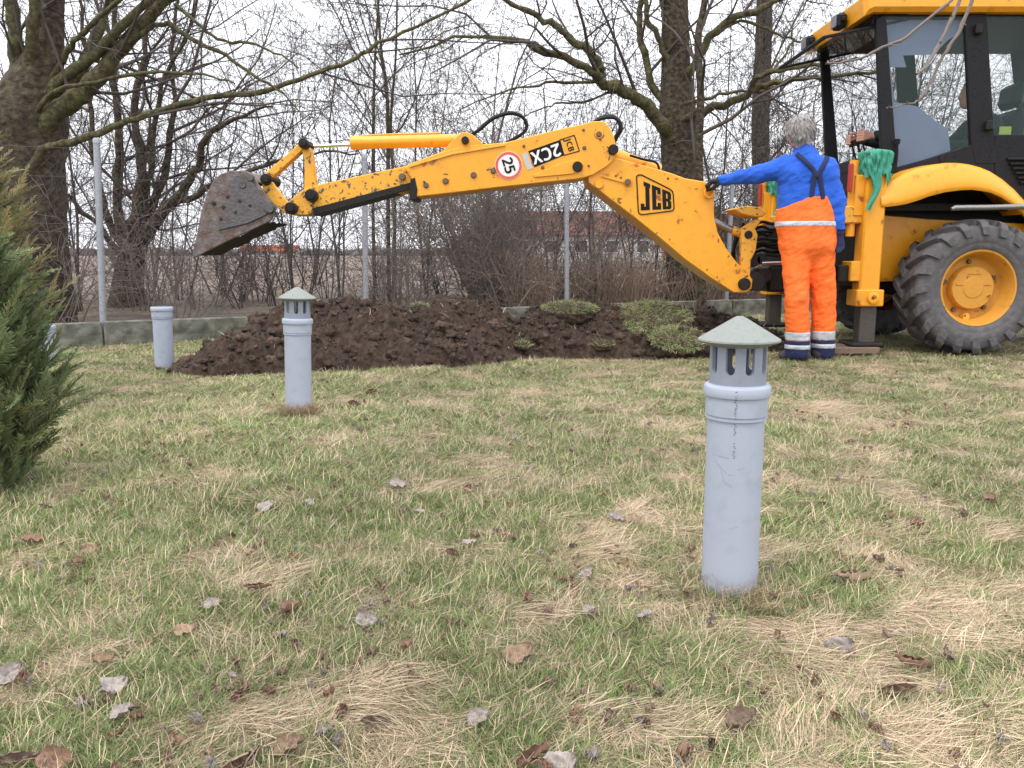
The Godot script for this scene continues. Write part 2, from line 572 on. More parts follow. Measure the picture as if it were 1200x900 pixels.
# the trench and the heap of soil: for each x the front edge of the lawn, the ridge of the heap and its height
const HEAP := [
	# x, front distance, ridge distance, ridge height
	[-2.75, 5.42, 5.62, -0.1], [-2.38, 5.32, 5.62, -0.06], [-2.22, 5.16, 5.7, 0.03], [-2.08, 5.06, 5.8, 0.12], [-1.95, 5.03, 5.85, 0.22], [-1.75, 5.06, 5.9, 0.31], [-1.45, 5.14, 5.95, 0.37],
	[-1.2, 5.25, 6.0, 0.39], [-0.9, 5.35, 6.05, 0.35], [-0.7, 5.4, 6.1, 0.3], [-0.5, 5.42, 6.1, 0.35], [-0.3, 5.44, 6.1, 0.35], [-0.1, 5.55, 6.15, 0.36], [0.05, 5.75, 6.2, 0.28],
	[0.25, 5.85, 6.3, 0.3], [0.5, 5.85, 6.35, 0.31], [0.7, 5.85, 6.4, 0.3], [0.95, 5.88, 6.45, 0.28], [1.25, 5.9, 6.5, 0.28], [1.55, 5.95, 6.6, 0.25], [1.85, 6.1, 6.7, 0.19], [2.2, 6.3, 6.75, 0.08], [2.5, 6.5, 6.8, -0.02]]


func heap_at(x: float) -> Array:
	if x <= HEAP[0][0]:
		return HEAP[0]
	for i in HEAP.size() - 1:
		var a: Array = HEAP[i]
		var b: Array = HEAP[i + 1]
		if x <= b[0]:
			var t: float = (x - a[0]) / (b[0] - a[0])
			return [x, lerpf(a[1], b[1], t), lerpf(a[2], b[2], t), lerpf(a[3], b[3], t)]
	return HEAP[HEAP.size() - 1]


func in_trench(x: float, z: float) -> float:
	# 0 outside, 1 well inside the dug strip
	if x < -2.75 or x > 2.5:
		return 0.0
	var h := heap_at(x)
	var wob := lump_noise.get_noise_2d(x * 3.0, z * 3.0) * 0.09 + lump_noise.get_noise_2d(x * 14.0, z * 14.0 + 40.0) * 0.03
	var d: float = -z
	var e: float = minf(smoothstep(0.0, 0.08, d - h[1] + wob), smoothstep(0.0, 0.3, h[2] + 0.35 - d))
	return e * smoothstep(-2.34, -2.2, x) * (1.0 - smoothstep(2.2, 2.5, x))


func lawn_height(x: float, z: float) -> float:
	var h := lawn_noise.get_noise_2d(x, z) * 0.02 + lawn_noise.get_noise_2d(x * 4.0, z * 4.0) * 0.008
	var b := behind_fence(x, z)
	if b > 0.1:
		h += smoothstep(0.1, 0.3, b) * 0.12 + lump_noise.get_noise_2d(x * 1.5, z * 1.5) * 0.05 - smoothstep(3.0, 14.0, b) * 0.12
	return h - 0.3 * in_trench(x, z)


func build_ground() -> void:
	lawn_noise = noise(5, 0.35, 3)
	lump_noise = noise(6, 1.0, 4)
	var xs := []
	var x := -400.0
	for q in [[-400, -60, 40.0], [-60, -14, 4.0], [-14, -4.5, 0.3], [-4.5, 4.5, 0.04], [4.5, 14, 0.3], [14, 60, 4.0], [60, 401, 40.0]]:
		x = q[0]
		while x < q[1] - 1e-3:
			xs.append(x)
			x += q[2]
	var zs := []
	for q in [[-30, -3, 3.0], [-3, 0.6, 0.3], [0.6, 4.8, 0.06], [4.8, 7.6, 0.03], [7.6, 16.0, 0.2], [16.0, 50, 2.0], [50, 700, 25.0]]:
		x = q[0]
		while x < q[1] - 1e-3:
			zs.append(-x)
			x += q[2]
	var b := MB.new()
	var w := xs.size()
	for zz in zs:
		for xx in xs:
			var hh := lawn_height(xx, zz)
			var t := in_trench(xx, zz)
			var bf := behind_fence(xx, zz)
			var pn := lump_noise.get_noise_2d(xx * 1.2 + 30.0, zz * 1.2)
			var lawn := Color(0.17, 0.145, 0.08).lerp(Color(0.12, 0.13, 0.05), clampf(0.5 + pn * 1.6, 0, 1))
			var litter := Color(0.12, 0.095, 0.075).lerp(Color(0.19, 0.15, 0.115), clampf(0.5 + pn * 2.0, 0, 1))
			var field := Color(0.215, 0.16, 0.135).lerp(Color(0.18, 0.142, 0.11), clampf(0.5 + lawn_noise.get_noise_2d(xx * 0.2, zz * 0.2) * 1.5, 0, 1))
			var cc := lawn
			if bf > 0.05:
				cc = litter.lerp(field, smoothstep(4.0, 7.0, bf + pn * 2.0))
			cc = cc.lerp(Color(0.055, 0.034, 0.024), smoothstep(0.15, 0.4, t))
			b.v.append(Vector3(xx, hh, zz))
			b.c.append(cc)
			b.n.append(Vector3.UP)
	for j in zs.size() - 1:
		for i in w - 1:
			var a := j * w + i
			b.idx.append_array([a, a + w + 1, a + 1, a, a + w, a + w + 1])
	for j in zs.size():
		for i in w:
			var dx := b.v[j * w + mini(i + 1, w - 1)] - b.v[j * w + maxi(i - 1, 0)]
			var dz := b.v[maxi(j - 1, 0) * w + i] - b.v[mini(j + 1, zs.size() - 1) * w + i]
			b.n[j * w + i] = dz.cross(dx).normalized()
	structure("ground", b, "ground_mix")


func build_far_land() -> void:
	# a band of woods on the horizon
	var rng := RandomNumberGenerator.new()
	rng.seed = 91
	var b := MB.new()
	for i in 900:
		var xx := rng.randf_range(-330, 330)
		var zz := -rng.randf_range(330, 380)
		var hh := rng.randf_range(1.2, 3.2) * (1.0 + 0.5 * lawn_noise.get_noise_2d(xx * 0.1, 0.0))
		b.col = Color(0.16, 0.155, 0.16) * rng.randf_range(0.7, 1.4)  # lightened grey, distance haze put into the colour
		var p := Vector3(xx, 0, zz)
		for k in 3:
			var top := p + Vector3(rng.randf_range(-2, 2), hh * rng.randf_range(0.6, 1.0), rng.randf_range(-2, 2))
			var s := rng.randf_range(1.5, 3.5)
			b.tube(PackedVector3Array([p, p.lerp(top, 0.5), top]), PackedFloat32Array([s * 0.7, s, 0.1]), 5)
	make("far_wood", Color(1, 1, 1), 0.95)
	tag(part("distant_woods", b, "far_wood"), "dark line of distant woods along the horizon beyond the field", "woods", "", "stuff")
	far_house(Vector3(8.6, 0, -85), 24.0, 9.0, 2.7, 5.1, -0.05, "roof_tile", "long low house with red tiled roof seen through the bare trees")
	far_house(Vector3(-89, 0, -300), 20.0, 9.0, 1.9, 3.9, 0.1, "roof_orange", "small distant house with bright orange roof beyond the field")
	far_house(Vector3(23.0, 0, -100), 9.0, 8.0, 3.4, 5.6, 0.2, "roof_tile", "plastered house with a brick gable to the right of the long house")


func far_house(p: Vector3, wide: float, deep: float, eaves: float, ridge: float, turn: float, roof: String, label: String) -> void:
	var o := base("house", p, label, "house")
	o.rotation.y = turn
	var b := MB.new()
	b.box(Vector3(0, eaves * 0.5 - 0.2, 0), Vector3(wide, eaves + 0.4, deep), 0.02)
	for s in [-1.0, 1.0]:
		b.flat([Vector3(s * wide * 0.5, eaves, -deep * 0.5), Vector3(s * wide * 0.5, eaves, deep * 0.5), Vector3(s * wide * 0.5, ridge - 0.1, 0)], Vector3(s, 0, 0))
	local("wall", b, "plaster", o)
	var r := MB.new()
	for s in [-1.0, 1.0]:
		var a := Vector3(0, ridge, 0)
		var e := Vector3(0, eaves - 0.15, s * (deep * 0.5 + 0.5))
		var n := Vector3(0, deep * 0.5, s * (ridge - eaves)).normalized()
		for k in 24:
			# courses of tiles step down the slope
			var t0 := k / 24.0
			var t1 := (k + 1) / 24.0
			var lo := a.lerp(e, t1) + n * 0.1
			var hi := a.lerp(e, t0) + n * 0.04
			var x := Vector3(wide * 0.5 + 0.4, 0, 0)
			r.flat([hi - x, hi + x, lo + x, lo - x], n)
			r.flat([lo - x, lo + x, lo + x - n * 0.06, lo - x - n * 0.06], Vector3(0, -1, s))
	var rf := local("roof", r, roof, o)
	var c := MB.new()
	c.box(Vector3(wide * 0.2, ridge + 0.2, 0.4), Vector3(0.6, 1.2, 0.6), 0.02)
	local("chimney", c, "brick_plain", rf)
	var nw := int(wide / 3.0)
	for i in nw:
		var x := -wide * 0.5 + (i + 0.5) * wide / nw
		if i == nw - 2:
			var bp := MB.new()
			bp.box(Vector3(x, eaves * 0.5, deep * 0.5 + 0.01), Vector3(2.2, eaves * 0.9, 0.05), 0.01)
			local("brick_panel", bp, "brick_plain", o)
			continue
		var f := MB.new()
		f.box(Vector3(x, eaves * 0.55, deep * 0.5 + 0.02), Vector3(1.3, 1.3, 0.08), 0.02)
		var fo := local("window", f, "white_paint", o)
		var g := MB.new()
		g.box(Vector3(x, eaves * 0.55, deep * 0.5 + 0.06), Vector3(1.1, 1.1, 0.02), 0.0)
		local("pane", g, "pane_dark", fo)


func local(called: String, b: MB, mat: String, parent: Node3D, label := "") -> MeshInstance3D:
	# like part(), for vertices given in the thing's own axes
	var o := MeshInstance3D.new()
	o.mesh = b.mesh(M[mat])
	o.name = called
	if label:
		o.set_meta("label", label)
	parent.add_child(o, true)
	return o


# ---------------------------------------------------------------- fence on a concrete plinth
func build_fence() -> void:
	var wall := base("plinth_wall", FENCE_A, "low weathered concrete plinth wall under the wire fence", "wall")
	var dir := FENCE_STEP.normalized()
	var bas := Basis(dir, Vector3.UP, dir.cross(Vector3.UP))
	for i in range(-2, 7):
		var mid := FENCE_A + FENCE_STEP * (i + 0.5) + Vector3(0, 0.05, 0)
		var b := MB.new()
		b.box(mid, Vector3(FENCE_STEP.length() - 0.012, 0.31 + 0.006 * (i % 3), 0.09), 0.008, bas)
		part("panel", b, "concrete", wall)
	var fence := base("wire_fence", FENCE_A, "wire mesh fence on pale metal posts behind the soil heap", "fence")
	var back := bas.z * -0.0
	var leans := [0.0, 0.02, -0.012, 0.01, 0.0, 0.01, 0, 0, 0]
	for i in range(-2, 7):
		var p := FENCE_A + FENCE_STEP * i
		p += bas.z * (0.082 if bas.z.z > 0 else -0.082) * -1.0
		var b := MB.new()
		var lean: float = 0.045 if i == 0 else leans[absi(i)]
		var top := p + Vector3(lean * 1.68, 1.7, 0)
		b.tube(PackedVector3Array([p, top]), PackedFloat32Array([0.027, 0.027]), 16)
		b.lathe(PackedVector2Array([Vector2(0.03, -0.03), Vector2(0.03, 0.0), Vector2(0.022, 0.012), Vector2(0.0, 0.016)]), Transform3D(Basis(), top), 16)
		part("post", b, "post_zinc", fence)
	var off: Vector3 = bas.z * (-0.12 if bas.z.z > 0 else 0.12)
	for h in [0.24, 0.62, 1.02, 1.4, 1.63]:
		var b := MB.new()
		var pts := PackedVector3Array()
		var rad := PackedFloat32Array()
		for k in range(-8, 25):
			pts.append(FENCE_A + FENCE_STEP * (k * 0.25) + off + Vector3(0, h - 0.012 * (1.0 - absf(fposmod(k * 0.25, 1.0) * 2.0 - 1.0)), 0))
			rad.append(0.0022)
		b.tube(pts, rad, 4)
		part("strand", b, "wire", fence)
	var net := MB.new()
	var long := FENCE_STEP.length() * 8.0
	var a0 := FENCE_A - FENCE_STEP * 2.0 + off * 1.03
	var x := 0.0
	while x < long:
		for s in [-1.0, 1.0]:
			var p0 := a0 + dir * x + Vector3(0, 0.23, 0)
			var p1: Vector3 = a0 + dir * (x + s * 1.35) + Vector3(0, 1.6, 0)
			net.tube(PackedVector3Array([p0, p1]), PackedFloat32Array([0.001, 0.001]), 3)
		x += 0.085
	tag(part("wire_net", net, "wire", fence), "", "", "", "stuff")


# ---------------------------------------------------------------- soil heap, clods and turf sods
func heap_height(x: float, d: float) -> float:
	var h := heap_at(x)
	var f: float = h[1]
	var r: float = h[2]
	var top: float = h[3]
	var y := 0.0
	if d < r:
		var t := clampf((d - f) / (r - f), -0.3, 1.0)
		var foot := minf(0.06, top * 0.3)
		if t < 0.16:
			y = lerpf(-0.3, foot, smoothstep(0.04, 0.16, t))
		else:
			y = lerpf(foot, top, sin((t - 0.16) / 0.84 * PI * 0.5))
	else:
		y = lerpf(top, -0.1, smoothstep(0.0, 0.75, d - r))
	var amp := clampf((top + 0.1) / 0.35, 0.2, 1.0)
	y += (lump_noise.get_noise_2d(x * 1.6, d * 1.6) * 0.13 + lump_noise.get_noise_2d(x * 5.0 + 9, d * 5.0) * 0.085 + absf(lump_noise.get_noise_2d(x * 11.0, d * 11.0 + 7)) * 0.075 + lump_noise.get_noise_2d(x * 26.0 + 3, d * 26.0) * 0.012) * amp
	return y


func build_mound() -> void:
	var b := MB.new()
	var nx := 420
	var nz := 150
	for j in nz:
		for i in nx:
			var x := lerpf(-2.75, 2.5, i / float(nx - 1))
			var h := heap_at(x)
			var d: float = lerpf(h[1] - 0.16, h[2] + 0.9, j / float(nz - 1))
			var y := heap_height(x, d)
			var e := minf(minf(x + 2.75, 2.5 - x) * 4.0, minf(d - h[1] + 0.16, h[2] + 0.9 - d) * 5.0)
			y = lerpf(-0.35, y, clampf(e, 0, 1))
			var q := Vector3(x, y, -d)
			q += Vector3(lump_noise.get_noise_3d(x * 9, y * 9, d * 9), 0, lump_noise.get_noise_3d(x * 9 + 50, y * 9, d * 9)) * 0.022
			b.v.append(q)
			b.c.append(Color(1, 1, 1) * (1.0 + 0.35 * lump_noise.get_noise_2d(x * 2.0 + 70, d * 2.0)))
			b.n.append(Vector3.UP)
	for j in nz - 1:
		for i in nx - 1:
			var a := j * nx + i
			b.idx.append_array([a, a + nx + 1, a + 1, a, a + nx, a + nx + 1])
	for j in nz:
		for i in nx:
			var dx := b.v[j * nx + mini(i + 1, nx - 1)] - b.v[j * nx + maxi(i - 1, 0)]
			var dz := b.v[maxi(j - 1, 0) * nx + i] - b.v[mini(j + 1, nz - 1) * nx + i]
			b.n[j * nx + i] = dz.cross(dx).normalized()
	var heap := base("soil_heap", Vector3(-0.3, 0, -5.9), "long heap of dark brown dug soil beside the trench", "soil heap")
	part("heap", b, "soil", heap)
	# clods, thrown about the heap
	var rng := RandomNumberGenerator.new()
	rng.seed = 17
	var lump := clod_mesh(3)
	var mm := MultiMesh.new()
	mm.transform_format = MultiMesh.TRANSFORM_3D
	mm.use_colors = true
	mm.mesh = lump
	var spots := []
	for i in 9000:
		var x := rng.randf_range(-2.6, 2.3)
		var h := heap_at(x)
		var t := rng.randf()
		var d: float = lerpf(h[1] - 0.08, h[2] + 0.35, t)
		var s := 0.004 + 0.022 * pow(rng.randf(), 7.0)
		var y := heap_height(x, d)
		if d < h[1] + 0.04:
			s *= 0.5
			y = maxf(y, -0.02)
		spots.append([Transform3D(Basis.from_euler(Vector3(rng.randf() * TAU, rng.randf() * TAU, 0)).scaled(Vector3(s * rng.randf_range(0.8, 1.5), s * rng.randf_range(0.65, 1.05), s)), Vector3(x, y + s * 0.15, -d)), rng.randf_range(0.6, 1.35)])
	for i in 130:
		var x := rng.randf_range(-2.2, 2.2)
		var h := heap_at(x)
		var d: float = lerpf(h[1] + 0.02, h[2] + 0.1, rng.randf())
		var s := rng.randf_range(0.022, 0.055)
		spots.append([Transform3D(Basis.from_euler(Vector3(rng.randf() * TAU, rng.randf() * TAU, 0)).scaled(Vector3(s * 1.2, s * 0.8, s)), Vector3(x, heap_height(x, d), -d)), rng.randf_range(0.7, 1.5)])
	mm.instance_count = spots.size()
	for i in spots.size():
		mm.set_instance_transform(i, spots[i][0])
		mm.set_instance_color(i, Color(1, 1, 1) * spots[i][1])
	var mi := MultiMeshInstance3D.new()
	mi.name = "clods"
	mi.multimesh = mm
	heap.add_child(mi)
	mi.position = -heap.position
	mi.set_meta("kind", "stuff")
	# bits of root and torn grass in the soil
	var bits := MB.new()
	for i in 520:
		var x := rng.randf_range(-2.3, 2.2)
		var h := heap_at(x)
		var d: float = lerpf(h[1], h[2] + 0.1, rng.randf())
		var dir := Vector3(rng.randfn(), rng.randf_range(0.0, 0.8), rng.randfn()).normalized()
		blade(bits, Vector3(x, heap_height(x, d) + 0.004, -d), dir, rng.randf_range(0.03, 0.11), 0.004, rng, rng.randf() < 0.75)
	var bo := part("roots", bits, "grass_blade", heap)
	bo.set_meta("kind", "stuff")
	# sods of turf lying on the heap
	sod(at(668, 367, 6.25), Vector3(0.46, 0.16, 0.32), 0.2, 0.25, "turf sod lying on top of the soil heap in front of a fence post")
	sod(at(764, 375, 6.25), Vector3(0.62, 0.15, 0.36), 0.7, -0.1, "wide tilted slab of turf at the right of the heap, behind the others")
	sod(at(794, 402, 6.0), Vector3(0.46, 0.16, 0.28), 0.6, 0.12, "turf sod standing on edge at the lawn border near the capped pipe")
	sod(at(706, 405, 5.95), Vector3(0.18, 0.07, 0.14), 0.2, 0.0, "small grassy clod of turf at the front foot of the heap")
	sod(at(612, 405, 5.88), Vector3(0.14, 0.06, 0.12), 0.3, 0.4, "small turf scrap at the foot of the heap left of the sods")
	sod(at(492, 361, 6.15), Vector3(0.14, 0.06, 0.12), 0.3, 0.4, "little grassy scrap on the crest of the heap")


func clod_mesh(seed_: int) -> ArrayMesh:
	var nz := noise(seed_, 0.9, 3)
	var b := MB.new()
	var rows := []
	for j in 8:
		var row := []
		for i in 10:
			var a := TAU * i / 10.0
			var e := PI * (j / 7.0 - 0.5)
			var d := Vector3(cos(a) * cos(e), sin(e), sin(a) * cos(e))
			row.append(d * (1.0 + 0.6 * nz.get_noise_3dv(d * 1.6) + 0.3 * nz.get_noise_3dv(d * 4.0 + Vector3(9, 0, 0))))
		rows.append(row)
	b.grid(rows, true)
	return b.mesh(M.soil_clod)


func sod(p: Vector3, size: Vector3, tilt: float, turn: float, label: String) -> void:
	var o := base("turf_sod", p, label, "turf", "turf sods")
	o.rotation = Vector3(tilt, turn, 0)
	var nz := noise(int(p.x * 100.0) + 7, 1.0, 3)
	var b := MB.new()
	var rows := []
	for j in 13:
		var row := []
		for i in 28:
			var a := TAU * i / 28.0
			var e := PI * (j / 12.0 - 0.5)
			var d := Vector3(cos(a) * pow(cos(e), 0.5), sin(e), sin(a) * pow(cos(e), 0.5))
			var q := d * (0.92 + 0.3 * nz.get_noise_3dv(d * 2.2 + p) + 0.16 * nz.get_noise_3dv(d * 7.0))
			row.append(q * size * 0.5)
		rows.append(row)
	b.grid(rows, true)
	local("soil_block", b, "soil_clod", o)
	var rng := RandomNumberGenerator.new()
	rng.seed = int(absf(p.x) * 1000.0)
	var g := MB.new()
	for i in int(16000.0 * size.x * size.z):
		var a := rng.randf() * TAU
		var r := sqrt(rng.randf())
		var q := Vector3(cos(a) * r * size.x * 0.5, size.y * (0.5 - 0.25 * r * r), sin(a) * r * size.z * 0.52)
		var out := Vector3(cos(a) * r * 0.9, 0.7, sin(a) * r * 0.9 + 0.2).normalized()
		blade(g, q - out * 0.004, (out + Vector3(rng.randfn(0, 0.7), -0.25, rng.randfn(0, 0.7) + 0.3)).normalized(), rng.randf_range(0.014, 0.042), 0.0028, rng, rng.randf() < 0.22)
	var gm := local("grass", g, "grass_blade", o)
	gm.set_meta("kind", "stuff")


func blade(g: MB, p: Vector3, dir: Vector3, length: float, width: float, rng: RandomNumberGenerator, straw: bool) -> void:
	# one bent grass blade of two pieces and a tip
	var col := Color(0.58, 0.455, 0.31) if straw else Color(0.165, 0.265, 0.075)
	col = col * rng.randf_range(0.45, 1.25)
	if straw:
		col = col.lerp(Color(0.58, 0.43, 0.32), rng.randf() * 0.6)
	else:
		col = col.lerp(Color(0.36, 0.4, 0.16), rng.randf() * 0.6)
	g.col = col
	var a := rng.randf() * TAU
	var side := Vector3(cos(a), 0.2 * sin(a * 3.0), sin(a)).normalized() * width * 0.5
	var bend := Vector3(rng.randf_range(-1, 1), rng.randf_range(-0.9, -0.1), rng.randf_range(-1, 1)) * 0.3
	var p1 := p + dir * length * 0.45
	var p2 := p1 + (dir + bend).normalized() * length * 0.35
	var p3 := p2 + (dir + bend * 2.4).normalized() * length * 0.3
	var nn := dir.cross(side).normalized()
	var i := g.v.size()
	for q in [p - side, p + side, p1 - side * 0.9, p1 + side * 0.9, p2 - side * 0.65, p2 + side * 0.65, p3]:
		g.v.append(q)
		g.n.append(nn)
		g.c.append(col)
	g.idx.append_array([i, i + 1, i + 3, i, i + 3, i + 2, i + 2, i + 3, i + 5, i + 2, i + 5, i + 4, i + 4, i + 5, i + 6])


# ---------------------------------------------------------------- bare trees
func wander(p: Vector3, dir: Vector3, length: float, r0: float, r1: float, segs: int, wob: float, up: float, rng: RandomNumberGenerator) -> Array:
	var pts := PackedVector3Array([p])
	var rad := PackedFloat32Array([r0])
	var d := dir.normalized()
	for i in segs:
		d = (d + Vector3(rng.randfn(0, wob), rng.randfn(0, wob) + up, rng.randfn(0, wob))).normalized()
		p += d * length / segs
		pts.append(p)
		rad.append(lerpf(r0, r1, (i + 1) / float(segs)))
	return [pts, rad]


var catkins := 0.0
var front_limit := 99.0      # no twig reaches nearer than this z


func grow(b: MB, line: Array, length: float, level: int, deepest: int, per_metre: float, rng: RandomNumberGenerator, up := 0.03, from_t := 0.12, least := 0.0022) -> void:
	# side branches along a line, and theirs in turn
	var pts: PackedVector3Array = line[0]
	var rad: PackedFloat32Array = line[1]
	var count := int(per_metre * length + rng.randf())
	for k in count:
		var t := lerpf(from_t, 1.0, (k + rng.randf()) / maxf(1.0, count)) * (pts.size() - 1.001)
		var i := int(t)
		var p := pts[i].lerp(pts[i + 1], t - i)
		var r := lerpf(rad[i], rad[i + 1], t - i)
		var d := (pts[i + 1] - pts[i]).normalized()
		var s := Vector3(rng.randfn(), rng.randfn(), rng.randfn())
		s = (s - d * s.dot(d)).normalized()
		var a := rng.randf_range(0.5, 1.15)
		var dir := d * cos(a) + s * sin(a)
		var len2 := length * rng.randf_range(0.28, 0.6)
		if level == 0:
			len2 = clampf(len2, 0.35, 1.9)
		if len2 < 0.08:
			continue
		var r0 := maxf(minf(r * 0.6, 0.004 + len2 * 0.011), least)
		var l2 := wander(p, dir, len2, r0, maxf(least * 0.75, r0 * 0.3), 5 if level == 0 else (4 if level == 1 else 3), 0.17, up, rng)
		if l2[0][l2[0].size() - 1].z > front_limit:
			continue
		b.tube(l2[0], l2[1], 5 if r0 > 0.012 else 3)
		if level == deepest and rng.randf() < catkins:
			var e: Vector3 = l2[0][l2[0].size() - 1]
			for q in 2:
				var f := e + Vector3(rng.randfn(0, 0.012), 0, rng.randfn(0, 0.012))
				b.tube(PackedVector3Array([f, f + Vector3(0.004, -0.025, 0), f + Vector3(rng.randfn(0, 0.006), -rng.randf_range(0.04, 0.07), 0)]), PackedFloat32Array([0.002, 0.0055, 0.003]), 3)
		if level < deepest:
			grow(b, l2, len2, level + 1, deepest, per_metre * 1.55, rng, up, 0.15, least)


func gnarled(b: MB, line: Array, sides: int, seed_: int) -> void:
	# a limb with swellings and furrows
	var nz := noise(seed_, 1.0, 3)
	var pts: PackedVector3Array = line[0]
	var rad: PackedFloat32Array = line[1]
	var m := pts.size()
	var side := (pts[1] - pts[0]).cross(Vector3(0.3, 0.2, 1.0)).normalized()
	var rows := []
	var run := 0.0
	for i in (m - 1) * 3 + 1:
		var t := minf(i / 3.0, m - 1.001)
		var j := int(t)
		var p := pts[j].lerp(pts[j + 1], t - j)
		var d := (pts[mini(j + 2, m - 1)] - pts[maxi(j - 1, 0)]).normalized()
		side = (side - d * side.dot(d)).normalized()
		var o := d.cross(side)
		var r := lerpf(rad[j], rad[j + 1], t - j)
		run += 0.1
		var row := []
		for k in sides:
			var a := TAU * k / sides
			var q := r * (1.0 + 0.22 * nz.get_noise_3d(p.x * 3.0 + cos(a) * 0.8, p.y * 3.0 + sin(a) * 0.8, p.z * 3.0) + 0.16 * absf(nz.get_noise_3d(cos(a) * 5.0, run * 1.2, sin(a) * 5.0)))
			row.append(p + (side * cos(a) + o * sin(a)) * q)
		rows.append(row)
	b.grid(rows, true)


func smooth_line(px: Array, dist0: float, dist1: float, r0: float, r1: float, rng: RandomNumberGenerator, jitter := 0.0) -> Array:
	# a limb through points of the photograph: [px, py]; the distance runs from dist0 to dist1
	var ctl := []
	for i in px.size():
		ctl.append(at(px[i][0], px[i][1], lerpf(dist0, dist1, i / maxf(1.0, px.size() - 1.0))))
	var pts := PackedVector3Array()
	var rad := PackedFloat32Array()
	var n := ctl.size()
	for i in n - 1:
		var p0: Vector3 = ctl[maxi(i - 1, 0)]
		var p1: Vector3 = ctl[i]
		var p2: Vector3 = ctl[i + 1]
		var p3: Vector3 = ctl[mini(i + 2, n - 1)]
		for k in 4:
			var t := k / 4.0
			var q := p1.cubic_interpolate(p2, p0, p3, t)
			if i + k > 0:
				q += Vector3(rng.randfn(), rng.randfn(), rng.randfn()) * jitter
			pts.append(q)
			var g := (i + t) / (n - 1.0)
			rad.append(lerpf(r0, r1, g) * (1.0 + 0.06 * rng.randfn()))
	pts.append(ctl[n - 1])
	rad.append(r1)
	return [pts, rad]


func line_length(l: Array) -> float:
	var s := 0.0
	for i in l[0].size() - 1:
		s += l[0][i].distance_to(l[0][i + 1])
	return s


func rough_trunk(b: MB, pts: PackedVector3Array, rad: PackedFloat32Array, sides: int, seed_: int, rough := 0.08) -> void:
	# a trunk with furrows
	var nz := noise(seed_, 1.0, 4)
	var rows := []
	var line := Curve3D.new()
	for p in pts:
		line.add_point(p)
	var n := pts.size()
	var steps := (n - 1) * 10
	for j in steps + 1:
		var t := j / float(steps) * (n - 1.001)
		var i := int(t)
		var p := pts[i].cubic_interpolate(pts[i + 1], pts[maxi(i - 1, 0)], pts[mini(i + 2, n - 1)], t - i)
		var r := lerpf(rad[i], rad[i + 1], t - i)
		var row := []
		for k in sides:
			var a := TAU * k / sides
			var q := r * (1.0 + rough * 1.2 * nz.get_noise_3d(cos(a) * 1.5, p.y * 0.7, sin(a) * 1.5) + rough * absf(nz.get_noise_3d(cos(a) * 9.0, p.y * 2.2, sin(a) * 9.0)))
			row.append(p + Vector3(cos(a) * q, 0, sin(a) * q))
		rows.append(row)
	b.grid(rows, true)


